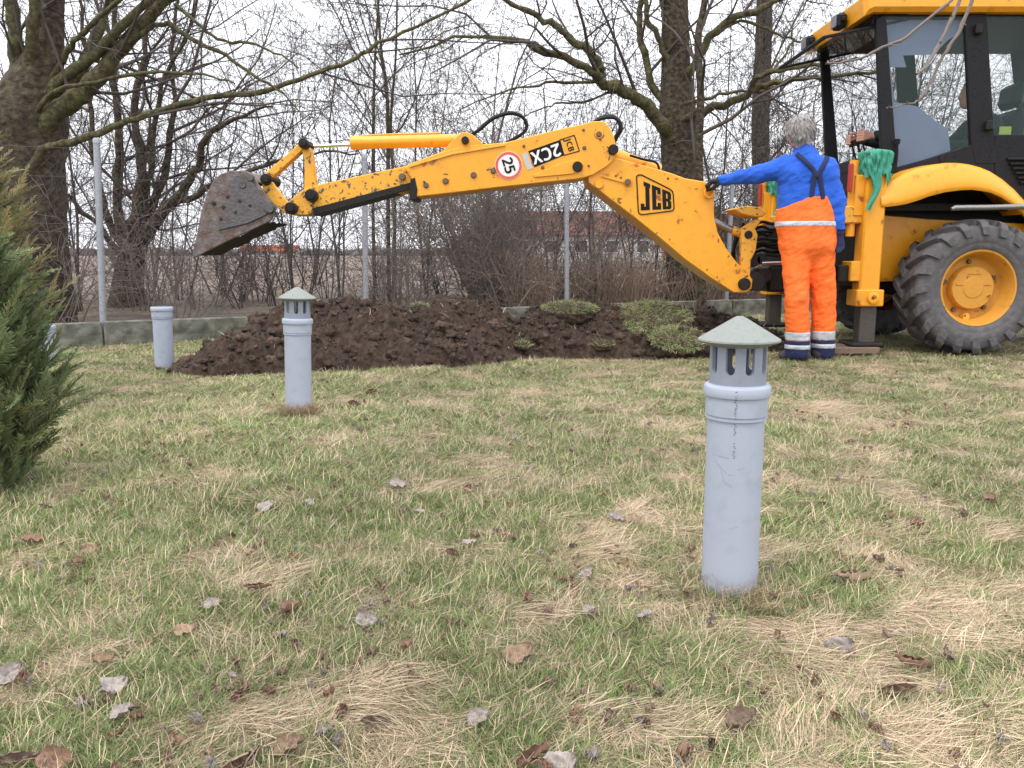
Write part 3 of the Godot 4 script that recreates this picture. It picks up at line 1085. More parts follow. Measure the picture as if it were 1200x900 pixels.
func build_trees() -> void:
	var rng := RandomNumberGenerator.new()
	rng.seed = 4711
	# --- the old tree at the left
	front_limit = -6.6
	var z := 7.5
	var o := base("old_willow_tree", Vector3(at(20, 350, z).x, 0, -z), "thick old tree with spreading mossy limbs behind the conifer", "tree", "bare trees behind the fence")
	var b := MB.new()
	var tp := PackedVector3Array()
	for q in [[22, 395], [20, 330], [20, 250], [20, 190], [26, 140], [38, 100], [52, 60], [58, 10], [62, -60], [68, -220], [60, -500]]:
		tp.append(at(q[0], q[1], z))
	rough_trunk(b, tp, PackedFloat32Array([0.52, 0.44, 0.39, 0.37, 0.36, 0.25, 0.15, 0.115, 0.11, 0.09, 0.03]), 40, 3, 0.13)
	part("trunk", b, "bark", o)
	var limbs := [
		[[[18, 130], [22, 90], [17, 40], [10, -20], [0, -120], [-30, -300]], 7.55, 7.2, 0.1, 0.035],
		[[[28, 120], [34, 80], [40, 30], [44, -40], [60, -160], [50, -330]], 7.55, 6.9, 0.085, 0.03],
		[[[48, 125], [72, 92], [105, 70], [135, 40], [170, 5], [215, -50], [270, -130]], 7.5, 6.9, 0.075, 0.025],
		[[[62, 135], [84, 118], [110, 95], [145, 55], [175, 20], [215, -20], [270, -90], [340, -160]], 7.4, 7.1, 0.12, 0.03],
		[[[84, 100], [104, 62], [118, 30], [128, 0], [150, -60], [160, -180]], 7.5, 7.8, 0.065, 0.03],
		[[[48, 176], [75, 168], [112, 157], [150, 142], [195, 127], [240, 115], [310, 107], [362, 88], [410, 72], [441, 52], [508, 23], [570, -10]], 7.25, 6.9, 0.045, 0.012],
		[[[62, 108], [100, 98], [150, 88], [200, 85], [240, 87], [275, 98]], 7.3, 6.6, 0.026, 0.008],
		[[[60, 96], [80, 60], [95, 40], [118, 20], [160, -20]], 7.5, 6.9, 0.04, 0.02],
		[[[150, 50], [190, 28], [225, 45], [265, 65], [300, 90], [330, 107], [350, 130]], 7.2, 6.9, 0.03, 0.006],
		[[[205, 5], [235, 30], [262, 48], [300, 52], [330, 65], [350, 80]], 7.1, 6.9, 0.02, 0.006],
		[[[12, 120], [-10, 100], [-60, 60], [-140, 0], [-230, -90]], 7.5, 7.7, 0.1, 0.03],
	]
	var tw := MB.new()
	for l in limbs:
		if l[0][0][1] > 90:
			l[0].push_front([lerpf(l[0][0][0], 26.0, 0.65), l[0][0][1] + 28])
		var line := smooth_line(l[0], l[1], l[2], l[3] * 0.8, l[4] * 0.85, rng, 0.006)
		var lb := MB.new()
		gnarled(lb, line, 14, int(l[3] * 1000.0))
		part("limb", lb, "bark_mossy", o)
		grow(tw, line, line_length(line), 0, 2, 2.3, rng, 0.02, 0.22, 0.0018)
	part("crown", tw, "twig", o)

	# --- the big trunk behind the boom
	z = 10.5
	o = base("mossy_oak_tree", Vector3(at(797, 350, z).x, 0, -z), "large dark trunk with heavy spreading limbs behind the yellow boom", "tree", "bare trees behind the fence")
	b = MB.new()
	tp = PackedVector3Array()
	for q in [[806, 385], [804, 330], [800, 250], [797, 180], [795, 140], [793, 90], [791, 30], [791, -40], [796, -200], [790, -420], [800, -700]]:
		tp.append(at(q[0], q[1], z))
	rough_trunk(b, tp, PackedFloat32Array([0.31, 0.25, 0.225, 0.225, 0.23, 0.18, 0.16, 0.15, 0.12, 0.09, 0.03]), 36, 8, 0.12)
	part("trunk", b, "bark", o)
	limbs = [
		[[[792, 165], [776, 144], [752, 118], [728, 105], [702, 94], [695, 84], [671, 72], [628, 57], [612, 48], [553, 43], [468, 64]], 10.4, 9.4, 0.14, 0.012],
		[[[703, 92], [704, 78], [690, 60], [669, 45], [655, 33], [631, 21], [599, 3], [560, -30]], 10.1, 9.7, 0.085, 0.03],
		[[[790, 140], [769, 108], [755, 62], [749, 32], [752, -20], [740, -120]], 10.5, 10.6, 0.075, 0.04],
		[[[790, 90], [779, 59], [762, 30], [756, 5], [752, -60], [770, -160]], 10.4, 10.2, 0.06, 0.035],
		[[[798, 140], [824, 130], [848, 122], [872, 114], [885, 104], [912, 97], [940, 93], [975, 90], [1030, 84]], 10.3, 9.2, 0.085, 0.02],
		[[[798, 100], [813, 75], [832, 45], [857, 22], [885, 12], [917, -2], [960, -30], [1040, -80]], 10.4, 9.8, 0.085, 0.03],
		[[[880, 108], [888, 92], [907, 84], [944, 77], [975, 73], [1010, 70]], 9.8, 9.0, 0.05, 0.015],
		[[[728, 106], [700, 98], [660, 97], [620, 101], [580, 110], [540, 128]], 10.2, 9.6, 0.035, 0.008],
		[[[748, 118], [720, 108], [690, 118], [660, 120], [640, 125], [610, 138]], 10.2, 9.8, 0.028, 0.008],
		[[[806, 120], [822, 118], [850, 110], [890, 105], [930, 95], [960, 92]], 10.1, 9.6, 0.035, 0.01],
		[[[835, 42], [870, 25], [900, 35], [925, 45], [960, 50], [1000, 40]], 10.2, 9.9, 0.03, 0.01],
		[[[900, 88], [925, 55], [930, 30], [950, -10]], 9.8, 9.9, 0.022, 0.01],
		[[[790, 20], [770, -30], [720, -90], [640, -150]], 10.5, 10.0, 0.09, 0.03],
		[[[795, 0], [820, -40], [870, -100], [950, -170]], 10.5, 10.2, 0.09, 0.03],
	]
	tw = MB.new()
	for l in limbs:
		var line := smooth_line(l[0], l[1], l[2], l[3] * 0.66, l[4] * 0.75, rng, 0.012)
		var lb := MB.new()
		gnarled(lb, line, 12, int(l[3] * 1000.0))
		part("limb", lb, "bark_mossy", o)
		grow(tw, line, line_length(line), 0, 2, 1.7, rng, 0.01, 0.15, 0.0024)
	part("crown", tw, "twig", o)
	# a thin straight trunk next to it, and a pole-like one farther back
	plain_trunk([[823, 375], [822, 300], [819, 190], [821, 110], [818, 45], [828, -20], [835, -200]], 9.7, [0.06, 0.05, 0.045, 0.042, 0.04, 0.036, 0.02], "slim grey trunk standing close beside the large dark trunk", "slender_tree", rng, 4)
	plain_trunk([[892, 365], [893, 260], [891, 150], [893, 90], [896, 0], [895, -120], [900, -300]], 15.5, [0.19, 0.17, 0.16, 0.15, 0.14, 0.11, 0.06], "straight grey trunk standing behind the workman's outstretched arm", "straight_tree", rng, 8)
	plain_trunk([[456, 365], [455, 250], [454, 120], [447, 60], [443, 0], [440, -120]], 10.5, [0.028, 0.025, 0.022, 0.018, 0.015, 0.01], "thin upright sapling beside the second fence post, behind the ram", "sapling_tree", rng, 5)
	plain_trunk([[440, 368], [437, 240], [438, 120], [440, 60], [446, -40]], 9.6, [0.022, 0.019, 0.017, 0.014, 0.008], "thinner upright sapling in line with the second fence post", "sapling_tree", rng, 5)
	plain_trunk([[460, 362], [463, 250], [458, 150], [464, 60], [466, -60]], 12.0, [0.024, 0.022, 0.02, 0.016, 0.01], "farther sapling just right of the upright pair", "sapling_tree", rng, 4)
	# --- the many-stemmed tree by the first fence post
	z = 10.2
	o = base("multi_stem_tree", Vector3(at(150, 350, z).x, 0, -z), "dark many-stemmed tree beside the first fence post", "tree", "bare trees behind the fence")
	b = MB.new()
	tp = PackedVector3Array()
	for q in [[150, 362], [149, 340], [152, 310], [158, 280]]:
		tp.append(at(q[0], q[1], z))
	rough_trunk(b, tp, PackedFloat32Array([0.24, 0.18, 0.165, 0.15]), 24, 9, 0.12)
	part("trunk", b, "bark", o)
	limbs = [
		[[[160, 300], [172, 275], [187, 253], [213, 227], [232, 195], [240, 163], [275, 140], [320, 125]], 10.1, 9.6, 0.09, 0.01],
		[[[152, 300], [142, 270], [138, 220], [140, 150], [132, 80], [136, 0], [140, -100]], 10.2, 10.3, 0.07, 0.02],
		[[[155, 300], [160, 250], [165, 190], [158, 120], [170, 50], [172, -40]], 10.1, 10.0, 0.07, 0.02],
		[[[150, 300], [128, 260], [112, 200], [105, 130], [100, 60], [90, -30]], 10.3, 10.5, 0.05, 0.015],
		[[[160, 295], [180, 240], [195, 190], [205, 120], [200, 60], [215, -30]], 10.2, 10.4, 0.055, 0.015],
		[[[205, 235], [240, 222], [275, 205], [320, 190], [365, 178], [420, 180]], 9.9, 9.5, 0.04, 0.008],
		[[[158, 290], [172, 230], [180, 170], [190, 100], [220, 40], [240, -40]], 10.2, 9.9, 0.045, 0.012],
		[[[146, 310], [120, 270], [90, 240], [70, 215], [50, 180]], 10.0, 9.6, 0.04, 0.01],
	]
	tw = MB.new()
	for l in limbs:
		var line := smooth_line(l[0], l[1], l[2], l[3], l[4], rng, 0.015)
		var lb := MB.new()
		gnarled(lb, line, 10, int(l[3] * 1000.0))
		part("stem", lb, "bark", o)
		grow(tw, line, line_length(line), 0, 2, 1.9, rng, 0.04, 0.1, 0.0024)
	part("crown", tw, "twig", o)


func plain_trunk(px: Array, z: float, rad: Array, label: String, called: String, rng: RandomNumberGenerator, per: float) -> void:
	var o := base(called, Vector3(at(px[0][0], px[0][1], z).x, 0, -z), label, "tree", "bare trees behind the fence")
	var b := MB.new()
	var tp := PackedVector3Array()
	for q in px:
		tp.append(at(q[0], q[1], z))
	tp[0].y = minf(tp[0].y, -0.05)
	rough_trunk(b, tp, PackedFloat32Array(rad), 14, int(z * 10), 0.1)
	part("trunk", b, "bark", o)
	var tw := MB.new()
	grow(tw, [tp, PackedFloat32Array(rad)], 4.2, 0, 2, per * 0.5, rng, 0.06, 0.25, 0.0026)
	part("crown", tw, "twig", o)


# ---------------------------------------------------------------- thickets: shrubs and young trees, copied from a few built ones
func shrub_kind(seed_: int, stems: int, height: float, spread: float, per: float, deepest: int, mat: String, upright := 0.05) -> Node3D:
	var rng := RandomNumberGenerator.new()
	rng.seed = seed_
	var o := Node3D.new()
	var st := MB.new()
	var tw := MB.new()
	for i in stems:
		var a := rng.randf() * TAU
		var r := rng.randf() * 0.25 * spread
		var dir := Vector3(cos(a) * spread * rng.randf_range(0.2, 1.0), 1.0, sin(a) * spread * rng.randf_range(0.2, 1.0))
		var len2 := height * rng.randf_range(0.6, 1.05)
		var r0 := 0.004 + 0.0038 * len2
		var l := wander(Vector3(cos(a) * r, -0.1, sin(a) * r), dir, len2, r0, 0.0035, 7, 0.1, upright, rng)
		st.tube(l[0], l[1], 5)
		grow(tw, l, len2, 0, deepest, per, rng, upright * 0.6, 0.12, 0.0028)
	local("stems", st, mat, o)
	local("twigs", tw, mat, o)
	return o


func plant_copy(kind: Node3D, called: String, p: Vector3, turn: float, s: float, label: String, category: String, group: String, scale_y := 1.0) -> void:
	var o: Node3D = kind.duplicate()
	o.name = numbered(called)
	add_child(o)
	o.position = p
	o.rotation.y = turn
	o.scale = Vector3(s, s * scale_y, s)
	tag(o, label, category, group)


func build_thickets() -> void:
	front_limit = 99.0
	var rng := RandomNumberGenerator.new()
	rng.seed = 77
	catkins = 0.3
	var young := [shrub_kind(1, 3, 5.2, 0.2, 2.2, 2, "twig", 0.05), shrub_kind(2, 2, 6.0, 0.12, 2.5, 2, "twig", 0.06), shrub_kind(3, 4, 4.4, 0.35, 2.0, 2, "twig", 0.04)]
	catkins = 0.0
	var low := [shrub_kind(4, 12, 1.15, 0.8, 6.0, 1, "twig_grey", 0.02), shrub_kind(5, 14, 0.9, 1.2, 6.0, 1, "twig_grey", 0.0), shrub_kind(6, 8, 1.7, 0.5, 5.0, 1, "twig", 0.03)]
	var dense := shrub_kind(7, 40, 2.0, 0.6, 3.6, 2, "twig_grey", 0.03)
	var stalks := shrub_kind(8, 26, 0.75, 0.35, 2.0, 0, "dry_stalk", 0.02)
	# dense dark bush under the middle of the arm
	plant_copy(dense, "dense_bush", ground_behind(575, 9.7), 0.4, 1.0, "dense dark bare bush under the middle of the yellow arm", "bush", "bushes behind the fence")
	plant_copy(dense, "dense_bush", ground_behind(560, 11.6), 2.4, 1.05, "dense bare bush just behind the bush under the arm", "bush", "bushes behind the fence")
	plant_copy(dense, "dense_bush", ground_behind(850, 12.5), 1.4, 1.1, "bare bush behind the large trunk and the boom foot", "bush", "bushes behind the fence")
	# young trees that stand behind the fence
	var spots := [[95, 9.2, 0], [215, 11.5, 2], [260, 13.0, 2], [345, 14.0, 1], [400, 12.5, 0], [500, 13.5, 1], [545, 15.0, 0], [640, 14.0, 2],
		[690, 14.0, 2], [740, 13.0, 0], [840, 12.0, 1], [862, 13.0, 0], [915, 12.5, 0], [945, 14.0, 2], [985, 13.0, 0], [1010, 12.0, 2], [1060, 13.0, 1], [1110, 12.5, 0], [1170, 13.5, 2], [60, 12.0, 1], [10, 11.0, 2], [180, 15.0, 0], [1240, 13.0, 1], [-60, 12.0, 0], [-130, 13.0, 1], [1320, 14.0, 0]]
	for s in spots:
		plant_copy(young[s[2]], "young_tree", ground_behind(s[0], s[1]), rng.randf() * TAU, rng.randf_range(0.85, 1.15), "slender leafless young tree " + zone(s[0]), "tree", "young trees in the thicket behind the fence")
	for i in 15:
		var px := -160.0 + i * 105.0 + rng.randf_range(-15, 15)
		var z := rng.randf_range(17.0, 30.0)
		plant_copy(young[i % 3], "young_tree", ground_behind(px, z), rng.randf() * TAU, rng.randf_range(1.0, 1.6), "tall leafless young tree farther off " + zone(px), "tree", "young trees in the thicket behind the fence")
	# low scrub along the fence
	for i in 72:
		var px := -150.0 + i * 21.0 + rng.randf_range(-10, 10)
		var fd := fence_distance(px)
		var z := fd + rng.randf_range(0.5, 4.5)
		if px > 100 and px < 440 and rng.randf() < 0.4:
			continue
		var k := rng.randi() % 3
		plant_copy(low[k], "scrub_bush", ground_behind(px, z), rng.randf() * TAU, rng.randf_range(0.75, 1.2), ["low spreading scrub bush ", "wide flat tangled scrub bush ", "taller upright scrub bush "][k] + zone(px), "bush", "scrub along the fence")
	for i in 40:
		var px := 590.0 + i * 13.0 + rng.randf_range(-8, 8)
		plant_copy(stalks, "dry_weed", ground_behind(px, fence_distance(px) + rng.randf_range(0.25, 1.2)), rng.randf() * TAU, rng.randf_range(0.7, 1.3), "dry brown weed stalks " + zone(px), "weed", "dry weeds along the plinth wall")
	for k in young + low + [dense, stalks]:
		k.free()
	# one pale leaning stick in front of the thicket
	var b := MB.new()
	b.tube(PackedVector3Array([at(600, 372, 8.9), at(612, 352, 8.9), at(622, 338, 8.95), at(632, 331, 9.0)]), PackedFloat32Array([0.012, 0.01, 0.008, 0.004]), 6)
	tag(part("fallen_stick", b, "dry_stalk"), "pale bent stick poking up behind the soil heap", "stick")


func zone(px: float) -> String:
	if px < 100:
		return "beside the thick old tree at the left edge"
	if px < 431:
		return "between the first and second visible fence posts"
	if px < 669:
		return "between the second and third visible fence posts"
	if px < 857:
		return "between the third and fourth visible fence posts"
	if px < 990:
		return "behind the person in orange overalls"
	return "behind the cab of the backhoe loader"


func fence_distance(px: float) -> float:
	# how far off the fence stands in that direction
	var u := (px - 600.0) / FOCAL
	# x = u * d;  (x + 3.468) / 2.06 = (d - 6.8) / 1.07
	return clampf((6.8 / 1.07 + 3.468 / 2.06) / (1.0 / 1.07 - u / 2.06), 5.0, 20.0)


func ground_behind(px: float, z: float) -> Vector3:
	var x := (px - 600.0) / FOCAL * z
	return Vector3(x, lawn_height(x, -z), -z)


# ---------------------------------------------------------------- thuja-like conifers at the left edge
func spray(seed_: int, tip: Color, inner: Color) -> ArrayMesh:
	# a flat frond of scale leaves, pointing along +x, about one unit long
	var rng := RandomNumberGenerator.new()
	rng.seed = seed_
	var b := MB.new()
	b.col = Color(0.12, 0.08, 0.05)
	b.tube(PackedVector3Array([Vector3(0, 0, 0), Vector3(0.5, 0.03, 0), Vector3(0.95, 0, 0)]), PackedFloat32Array([0.011, 0.008, 0.003]), 4)
	for i in 26:
		var t := 0.06 + 0.93 * i / 25.0
		for s in [-1.0, 1.0]:
			var p := Vector3(t, 0.03 * sin(t * PI), 0.05 * sin(t * 5.0 + seed_))
			var len2 := (0.24 * (1.0 - t) + 0.06) * rng.randf_range(0.5, 1.35)
			var a := rng.randf_range(0.5, 0.85)
			var d := Vector3(cos(a), rng.randf_range(-0.18, 0.25), s * sin(a)).normalized()
			b.col = inner.lerp(tip, rng.randf())
			for k in 4:
				var q := p + d * len2 * k / 4.0
				var e := len2 * 0.42
				var w := 0.0095
				b.tube(PackedVector3Array([q, q + d * len2 * 0.32]), PackedFloat32Array([w, w * 0.55]), 3)
				if k > 0:
					for s2 in [-1.0, 1.0]:
						var d2 := (d + Vector3(0.2, rng.randf_range(-0.2, 0.2), s2 * 0.7)).normalized()
						b.tube(PackedVector3Array([q, q + d2 * e * (1.0 - k * 0.2)]), PackedFloat32Array([w * 0.8, w * 0.25]), 3)
	return b.mesh(M.thuja)


func conifer(called: String, p: Vector3, height: float, radius: float, count: int, meshes: Array, label: String, seed_: int, thin_top := 0.0) -> void:
	var rng := RandomNumberGenerator.new()
	rng.seed = seed_
	var o := base(called, p, label, "conifer")
	var b := MB.new()
	b.tube(PackedVector3Array([Vector3(0, -0.1, 0), Vector3(0.02, height * 0.5, 0), Vector3(0, height * 0.96, 0.01)]), PackedFloat32Array([0.035, 0.022, 0.006]), 8)
	local("trunk", b, "bark", o)
	var br := MB.new()
	var per := [[], []]
	for i in count:
		var t := pow(rng.randf(), 0.85 + thin_top)
		var y := height * (0.03 + 0.97 * t)
		var rad := radius * pow(1.0 - pow(t, 2.0) * 0.97, 0.7) * (0.4 + 0.6 * smoothstep(0.0, 0.45, t)) * rng.randf_range(0.85, 1.12)
		var a := rng.randf() * TAU
		var q := rad * sqrt(rng.randf_range(0.05, 1.0))
		var s := rng.randf_range(0.1, 0.23)
		var pos := Vector3(cos(a) * q, y, sin(a) * q)
		var up := rng.randf_range(0.35, 2.0)
		var d := Vector3(cos(a), up, sin(a)).normalized()
		var side := Vector3(-sin(a), 0, cos(a)).rotated(d, rng.randf_range(-0.7, 0.7))
		var bas := Basis(d, side.cross(d).normalized(), side).orthonormalized()
		per[rng.randi() % 2].append([Transform3D(bas.scaled(Vector3.ONE * s), pos - d * s * 0.5), rng.randf_range(0.75, 1.25)])
		if i % 4 == 0:
			br.tube(PackedVector3Array([Vector3(0, maxf(0.02, y - q * 0.9), 0), pos.lerp(Vector3(0, y - q * 0.5, 0), 0.5), pos]), PackedFloat32Array([0.007, 0.005, 0.002]), 4)
	local("branches", br, "bark", o)
	var crown := Node3D.new()
	crown.name = "crown"
	o.add_child(crown)
	for k in 2:
		var mm := MultiMesh.new()
		mm.transform_format = MultiMesh.TRANSFORM_3D
		mm.use_colors = true
		mm.mesh = meshes[k]
		mm.instance_count = per[k].size()
		for i in per[k].size():
			mm.set_instance_transform(i, per[k][i][0])
			mm.set_instance_color(i, Color(1, 1, 1) * per[k][i][1])
		var mi := MultiMeshInstance3D.new()
		mi.name = "foliage"
		mi.multimesh = mm
		mi.set_meta("kind", "stuff")
		crown.add_child(mi, true)


func build_conifers() -> void:
	var green := [spray(1, Color(0.3, 0.33, 0.15), Color(0.17, 0.22, 0.1)), spray(2, Color(0.23, 0.28, 0.13), Color(0.14, 0.19, 0.085))]
	var brown := [spray(3, Color(0.58, 0.42, 0.23), Color(0.3, 0.31, 0.14)), spray(4, Color(0.45, 0.4, 0.2), Color(0.25, 0.28, 0.12))]
	var gp := on_ground(-12, 575)
	conifer("green_conifer", gp, 0.84, 0.29, 950, green, "bushy green conifer at the left edge, nearest the camera", 5, 0.35)
	var bp := on_ground(-22, 480)
	conifer("brown_tipped_conifer", bp, 1.46, 0.43, 850, brown, "taller olive conifer with brown tips behind the green one", 6, 0.9)


# ---------------------------------------------------------------- twigs that hang into the picture from the upper right
func build_near_twigs() -> void:
	var rng := RandomNumberGenerator.new()
	rng.seed = 12
	var o := base("overhanging_branch", at(1130, -60, 2.2), "bare overhanging branch with three knobbly twigs in front of the cab", "branch")
	var lines := [
		[[[1210, -150], [1150, -60], [1125, -10], [1105, 8], [1062, 43], [1035, 56], [1010, 68], [985, 73], [968, 74]], 0.0048, 0.0022],
		[[[1150, -60], [1128, -5], [1112, 30], [1098, 57], [1085, 78], [1073, 87]], 0.0045, 0.0035],
		[[[1165, -60], [1140, -2], [1125, 35], [1110, 58], [1095, 88], [1083, 110], [1075, 119], [1058, 123], [1038, 127]], 0.005, 0.0016],
	]
	for l in lines:
		var line := smooth_line(l[0], 2.3, 2.15, l[1], l[2], rng, 0.0012)
		var rad: PackedFloat32Array = line[1]
		for i in rad.size():
			if i % 5 == 2:
				rad[i] *= 1.45          # knots where buds sat
		var b := MB.new()
		b.tube(line[0], rad, 8)
		for i in range(3, line[0].size() - 1, 4):
			var d := Vector3(rng.randfn(), rng.randfn(), rng.randfn()).normalized()
			b.tube(PackedVector3Array([line[0][i], line[0][i] + d * 0.006, line[0][i] + d * 0.011]), PackedFloat32Array([0.003, 0.003, 0.001]), 6)
		part("twig", b, "twig_near", o)
	# the bough they hang from goes up to a tree beside the camera
	var bb := MB.new()
	var q := smooth_line([[1210, -150], [1290, -330], [1500, -700]], 2.3, 2.4, 0.0075, 0.03, rng, 0.0)
	bb.tube(q[0], q[1], 8)
	part("bough", bb, "twig_near", o)


# ---------------------------------------------------------------- vent pipes in the lawn
func vent_pipe(foot: Vector3, shaft: float, capped: bool, lean: Vector2, label: String, called := "vent_pipe") -> Node3D:
	var o := base(called, foot, label, "pipe", "grey plastic vent pipes in the lawn")
	o.rotation = Vector3(lean.y, 0, -lean.x)
	var r := 0.0628
	var b := MB.new()
	b.lathe(PackedVector2Array([Vector2(r, -0.15), Vector2(r, shaft - 0.066), Vector2(r + 0.0046, shaft - 0.064), Vector2(r + 0.0048, shaft - 0.06), Vector2(r + 0.001, shaft - 0.059), Vector2(r + 0.001, shaft - 0.0555), Vector2(r + 0.0048, shaft - 0.0545), Vector2(r + 0.0048, shaft - 0.0125)]), Transform3D(), 56)
	b.lathe(PackedVector2Array([Vector2(r - 0.003, shaft), Vector2(r - 0.003, -0.1)]), Transform3D(), 40)
	local("shaft", b, "pvc", o)
	b = MB.new()
	b.lathe(PackedVector2Array([Vector2(r + 0.003, shaft - 0.0125), Vector2(r + 0.0098, shaft - 0.012), Vector2(r + 0.0105, shaft - 0.01), Vector2(r + 0.0102, shaft + 0.007), Vector2(r + 0.0085, shaft + 0.0105), Vector2(r + 0.004, shaft + 0.0135), Vector2(r - 0.0005, shaft + 0.0145), Vector2(r - 0.003, shaft + 0.014), Vector2(r - 0.003, shaft - 0.01)]), Transform3D(), 56, 0.82)
	local("socket_ring", b, "pvc", o)
	if not capped:
		return o
	# slotted cowl: nine openings with round lower ends, under a shallow cone
	var ri := 0.0615
	var y0 := shaft + 0.004
	var ya := shaft + 0.032         # where the openings begin
	var y1 := shaft + 0.108
	b = MB.new()
	var lining := MB.new()
	b.lathe(PackedVector2Array([Vector2(ri, y0), Vector2(ri, ya)]), Transform3D(), 72)
	lining.lathe(PackedVector2Array([Vector2(ri - 0.009, ya), Vector2(ri - 0.009, y0)]), Transform3D(), 72)
	var half := deg_to_rad(20.0)
	var slot := deg_to_rad(9.3)
	var rr := slot * ri
	for k in 9:
		for s in [-1.0, 1.0]:
			var mid: float = deg_to_rad(40.0 * k + 9.0)
			# half a bar: from the middle of an opening to the middle of the bar
			var edge := []
			for i in 9:
				var a := PI * 0.5 * i / 8.0
				edge.append(Vector2(slot * sin(a), ya + 0.006 + rr * (1.0 - cos(a))))
			edge.append(Vector2(slot, y1))
			for i in edge.size() - 1:
				var e0: Vector2 = edge[i]
				var e1: Vector2 = edge[i + 1]
				for q in [[ri, 1.0], [ri - 0.009, -1.0]]:
					if i < 8:
						# strip below the rounded end
						cyl_quad(b if q[1] > 0.0 else lining, mid, s, q[0], q[1], e0.x, e1.x, ya, ya, e1.y, e0.y)
				var pa := ring(mid + s * e0.x, ri, e0.y)
				var pb := ring(mid + s * e1.x, ri, e1.y)
				var out: Vector3 = Vector3(0, 1, 0) - Vector3(cos(mid), 0, -sin(mid)) * s
				lining.flat([pa, pb, ring(mid + s * e1.x, ri - 0.009, e1.y), ring(mid + s * e0.x, ri - 0.009, e0.y)], out)
			for q in [[ri, 1.0], [ri - 0.009, -1.0]]:
				cyl_quad(b if q[1] > 0.0 else lining, mid, s, q[0], q[1], slot, (slot + half) * 0.5, ya, ya, y1, y1)
				cyl_quad(b if q[1] > 0.0 else lining, mid, s, q[0], q[1], (slot + half) * 0.5, half, ya, ya, y1, y1)
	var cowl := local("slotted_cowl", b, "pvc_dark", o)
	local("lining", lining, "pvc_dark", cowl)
	b = MB.new()
	var rc := 0.0895
	b.lathe(PackedVector2Array([Vector2(ri - 0.004, y1 - 0.012), Vector2(rc - 0.003, y1 - 0.001), Vector2(rc, y1 + 0.0015), Vector2(rc - 0.001, y1 + 0.005), Vector2(0.012, y1 + 0.052), Vector2(0.007, y1 + 0.0545), Vector2(0.0, y1 + 0.055)]), Transform3D(), 56, 0.85)
	b.lathe(PackedVector2Array([Vector2(0.0, y1 - 0.01), Vector2(ri - 0.004, y1 - 0.012)]), Transform3D(), 40)
	local("cone_cap", b, "cap_weathered", o)
	return o


func ring(a: float, r: float, y: float) -> Vector3:
	return Vector3(sin(a) * r, y, cos(a) * r)


func cyl_quad(b: MB, mid: float, s: float, r: float, way: float, a0: float, a1: float, ylo0: float, ylo1: float, yhi1: float, yhi0: float) -> void:
	var n0 := ring(mid + s * a0, way, 0)
	var n1 := ring(mid + s * a1, way, 0)
	b.quad(ring(mid + s * a0, r, ylo0), ring(mid + s * a1, r, ylo1), ring(mid + s * a1, r, yhi1), ring(mid + s * a0, r, yhi0), n0, n1, n1, n0)


func build_pipes() -> void:
	var p := on_ground(854, 690)
	var o := vent_pipe(p, 0.472, true, Vector2(-0.004, 0), "tall grey vent pipe with cone cap in front of the workman, nearest the camera")
	# the maker's print runs down the shaft, with scratches below it
	var rng := RandomNumberGenerator.new()
	rng.seed = 3
	var ink := MB.new()
	var yy := 0.478
	var r := 0.0628
	var face := -0.29                       # bearing of the print round the pipe
	for i in 36:
		var h := rng.randf_range(0.0022, 0.0035)
		var rad := r + (0.0108 if yy > 0.458 else (0.0053 if yy > 0.418 else 0.0004))
		if i != 22 and i != 23 and i != 24 and i != 25 and i != 30 and rng.randf() < 0.9:
			for k in 2:
				var a0 := face + rng.randf_range(-0.05, 0.02)
				var a1 := a0 + rng.randf_range(0.02, 0.05)
				var y2 := yy - rng.randf_range(0, 0.0012)
				cyl_quad(ink, 0.0, 1.0, rad, 1.0, a0, a1, y2 - h * 0.45, y2 - h * 0.45, y2, y2)
		yy -= 0.0046 if i < 22 else 0.0036
	local("printed_text", ink, "print_ink", o)
	var sc := MB.new()
	for q in [[-0.75, 0.318, -0.25, 0.292], [-0.55, 0.31, -0.3, 0.27], [-0.4, 0.275, -0.05, 0.262], [0.1, 0.302, 0.35, 0.306], [0.55, 0.325, 0.8, 0.34], [0.4, 0.285, 0.6, 0.3], [-0.1, 0.165, 0.2, 0.172], [-0.8, 0.33, -0.2, 0.327], [-0.2, 0.29, 0.05, 0.289]]:
		for i in 6:
			var t := i / 6.0
			var t1 := (i + 1) / 6.0
			var w := 0.0007 * (0.4 + rng.randf())
			var ya := lerpf(q[1], q[3], t)
			var yb := lerpf(q[1], q[3], t1)
			cyl_quad(sc, 0.0, 1.0, r + 0.0004, 1.0, lerpf(q[0], q[2], t) - 0.26, lerpf(q[0], q[2], t1) - 0.26, ya - w, yb - w, yb + w, ya + w)
	local("scratches", sc, "scuff", o)
	vent_pipe(on_ground(350, 483), 0.45, true, Vector2(0.03, 0.0), "grey vent pipe with greenish cone cap standing before the soil heap")
	vent_pipe(on_ground(193, 430), 0.4, false, Vector2(0.02, 0.0), "open grey pipe without a cap at the left end of the trench")
	vent_pipe(on_ground(56, 424), 0.25, false, Vector2(0, 0), "short pale pipe stub half hidden behind the conifer")


# ---------------------------------------------------------------- backhoe loader
const ARM := 5.98      # distance of the arm's near face


func poly(px: Array, dist: float) -> PackedVector2Array:
	var out := PackedVector2Array()
	for q in px:
		var w := at(q[0], q[1], dist)
		out.append(Vector2(w.x, w.y))
	return out


func plate(px: Array, near: float, thick: float, bev := 0.004) -> MB:
	var b := MB.new()
	b.prism(poly(px, near), -near, -near - thick, bev)
	return b


func pin(b: MB, px: float, py: float, near: float, r: float, length: float, sides := 14) -> void:
	var p := at(px, py, near)
	b.rod(p, p - Vector3(0, 0, length), r, sides, 0.004)


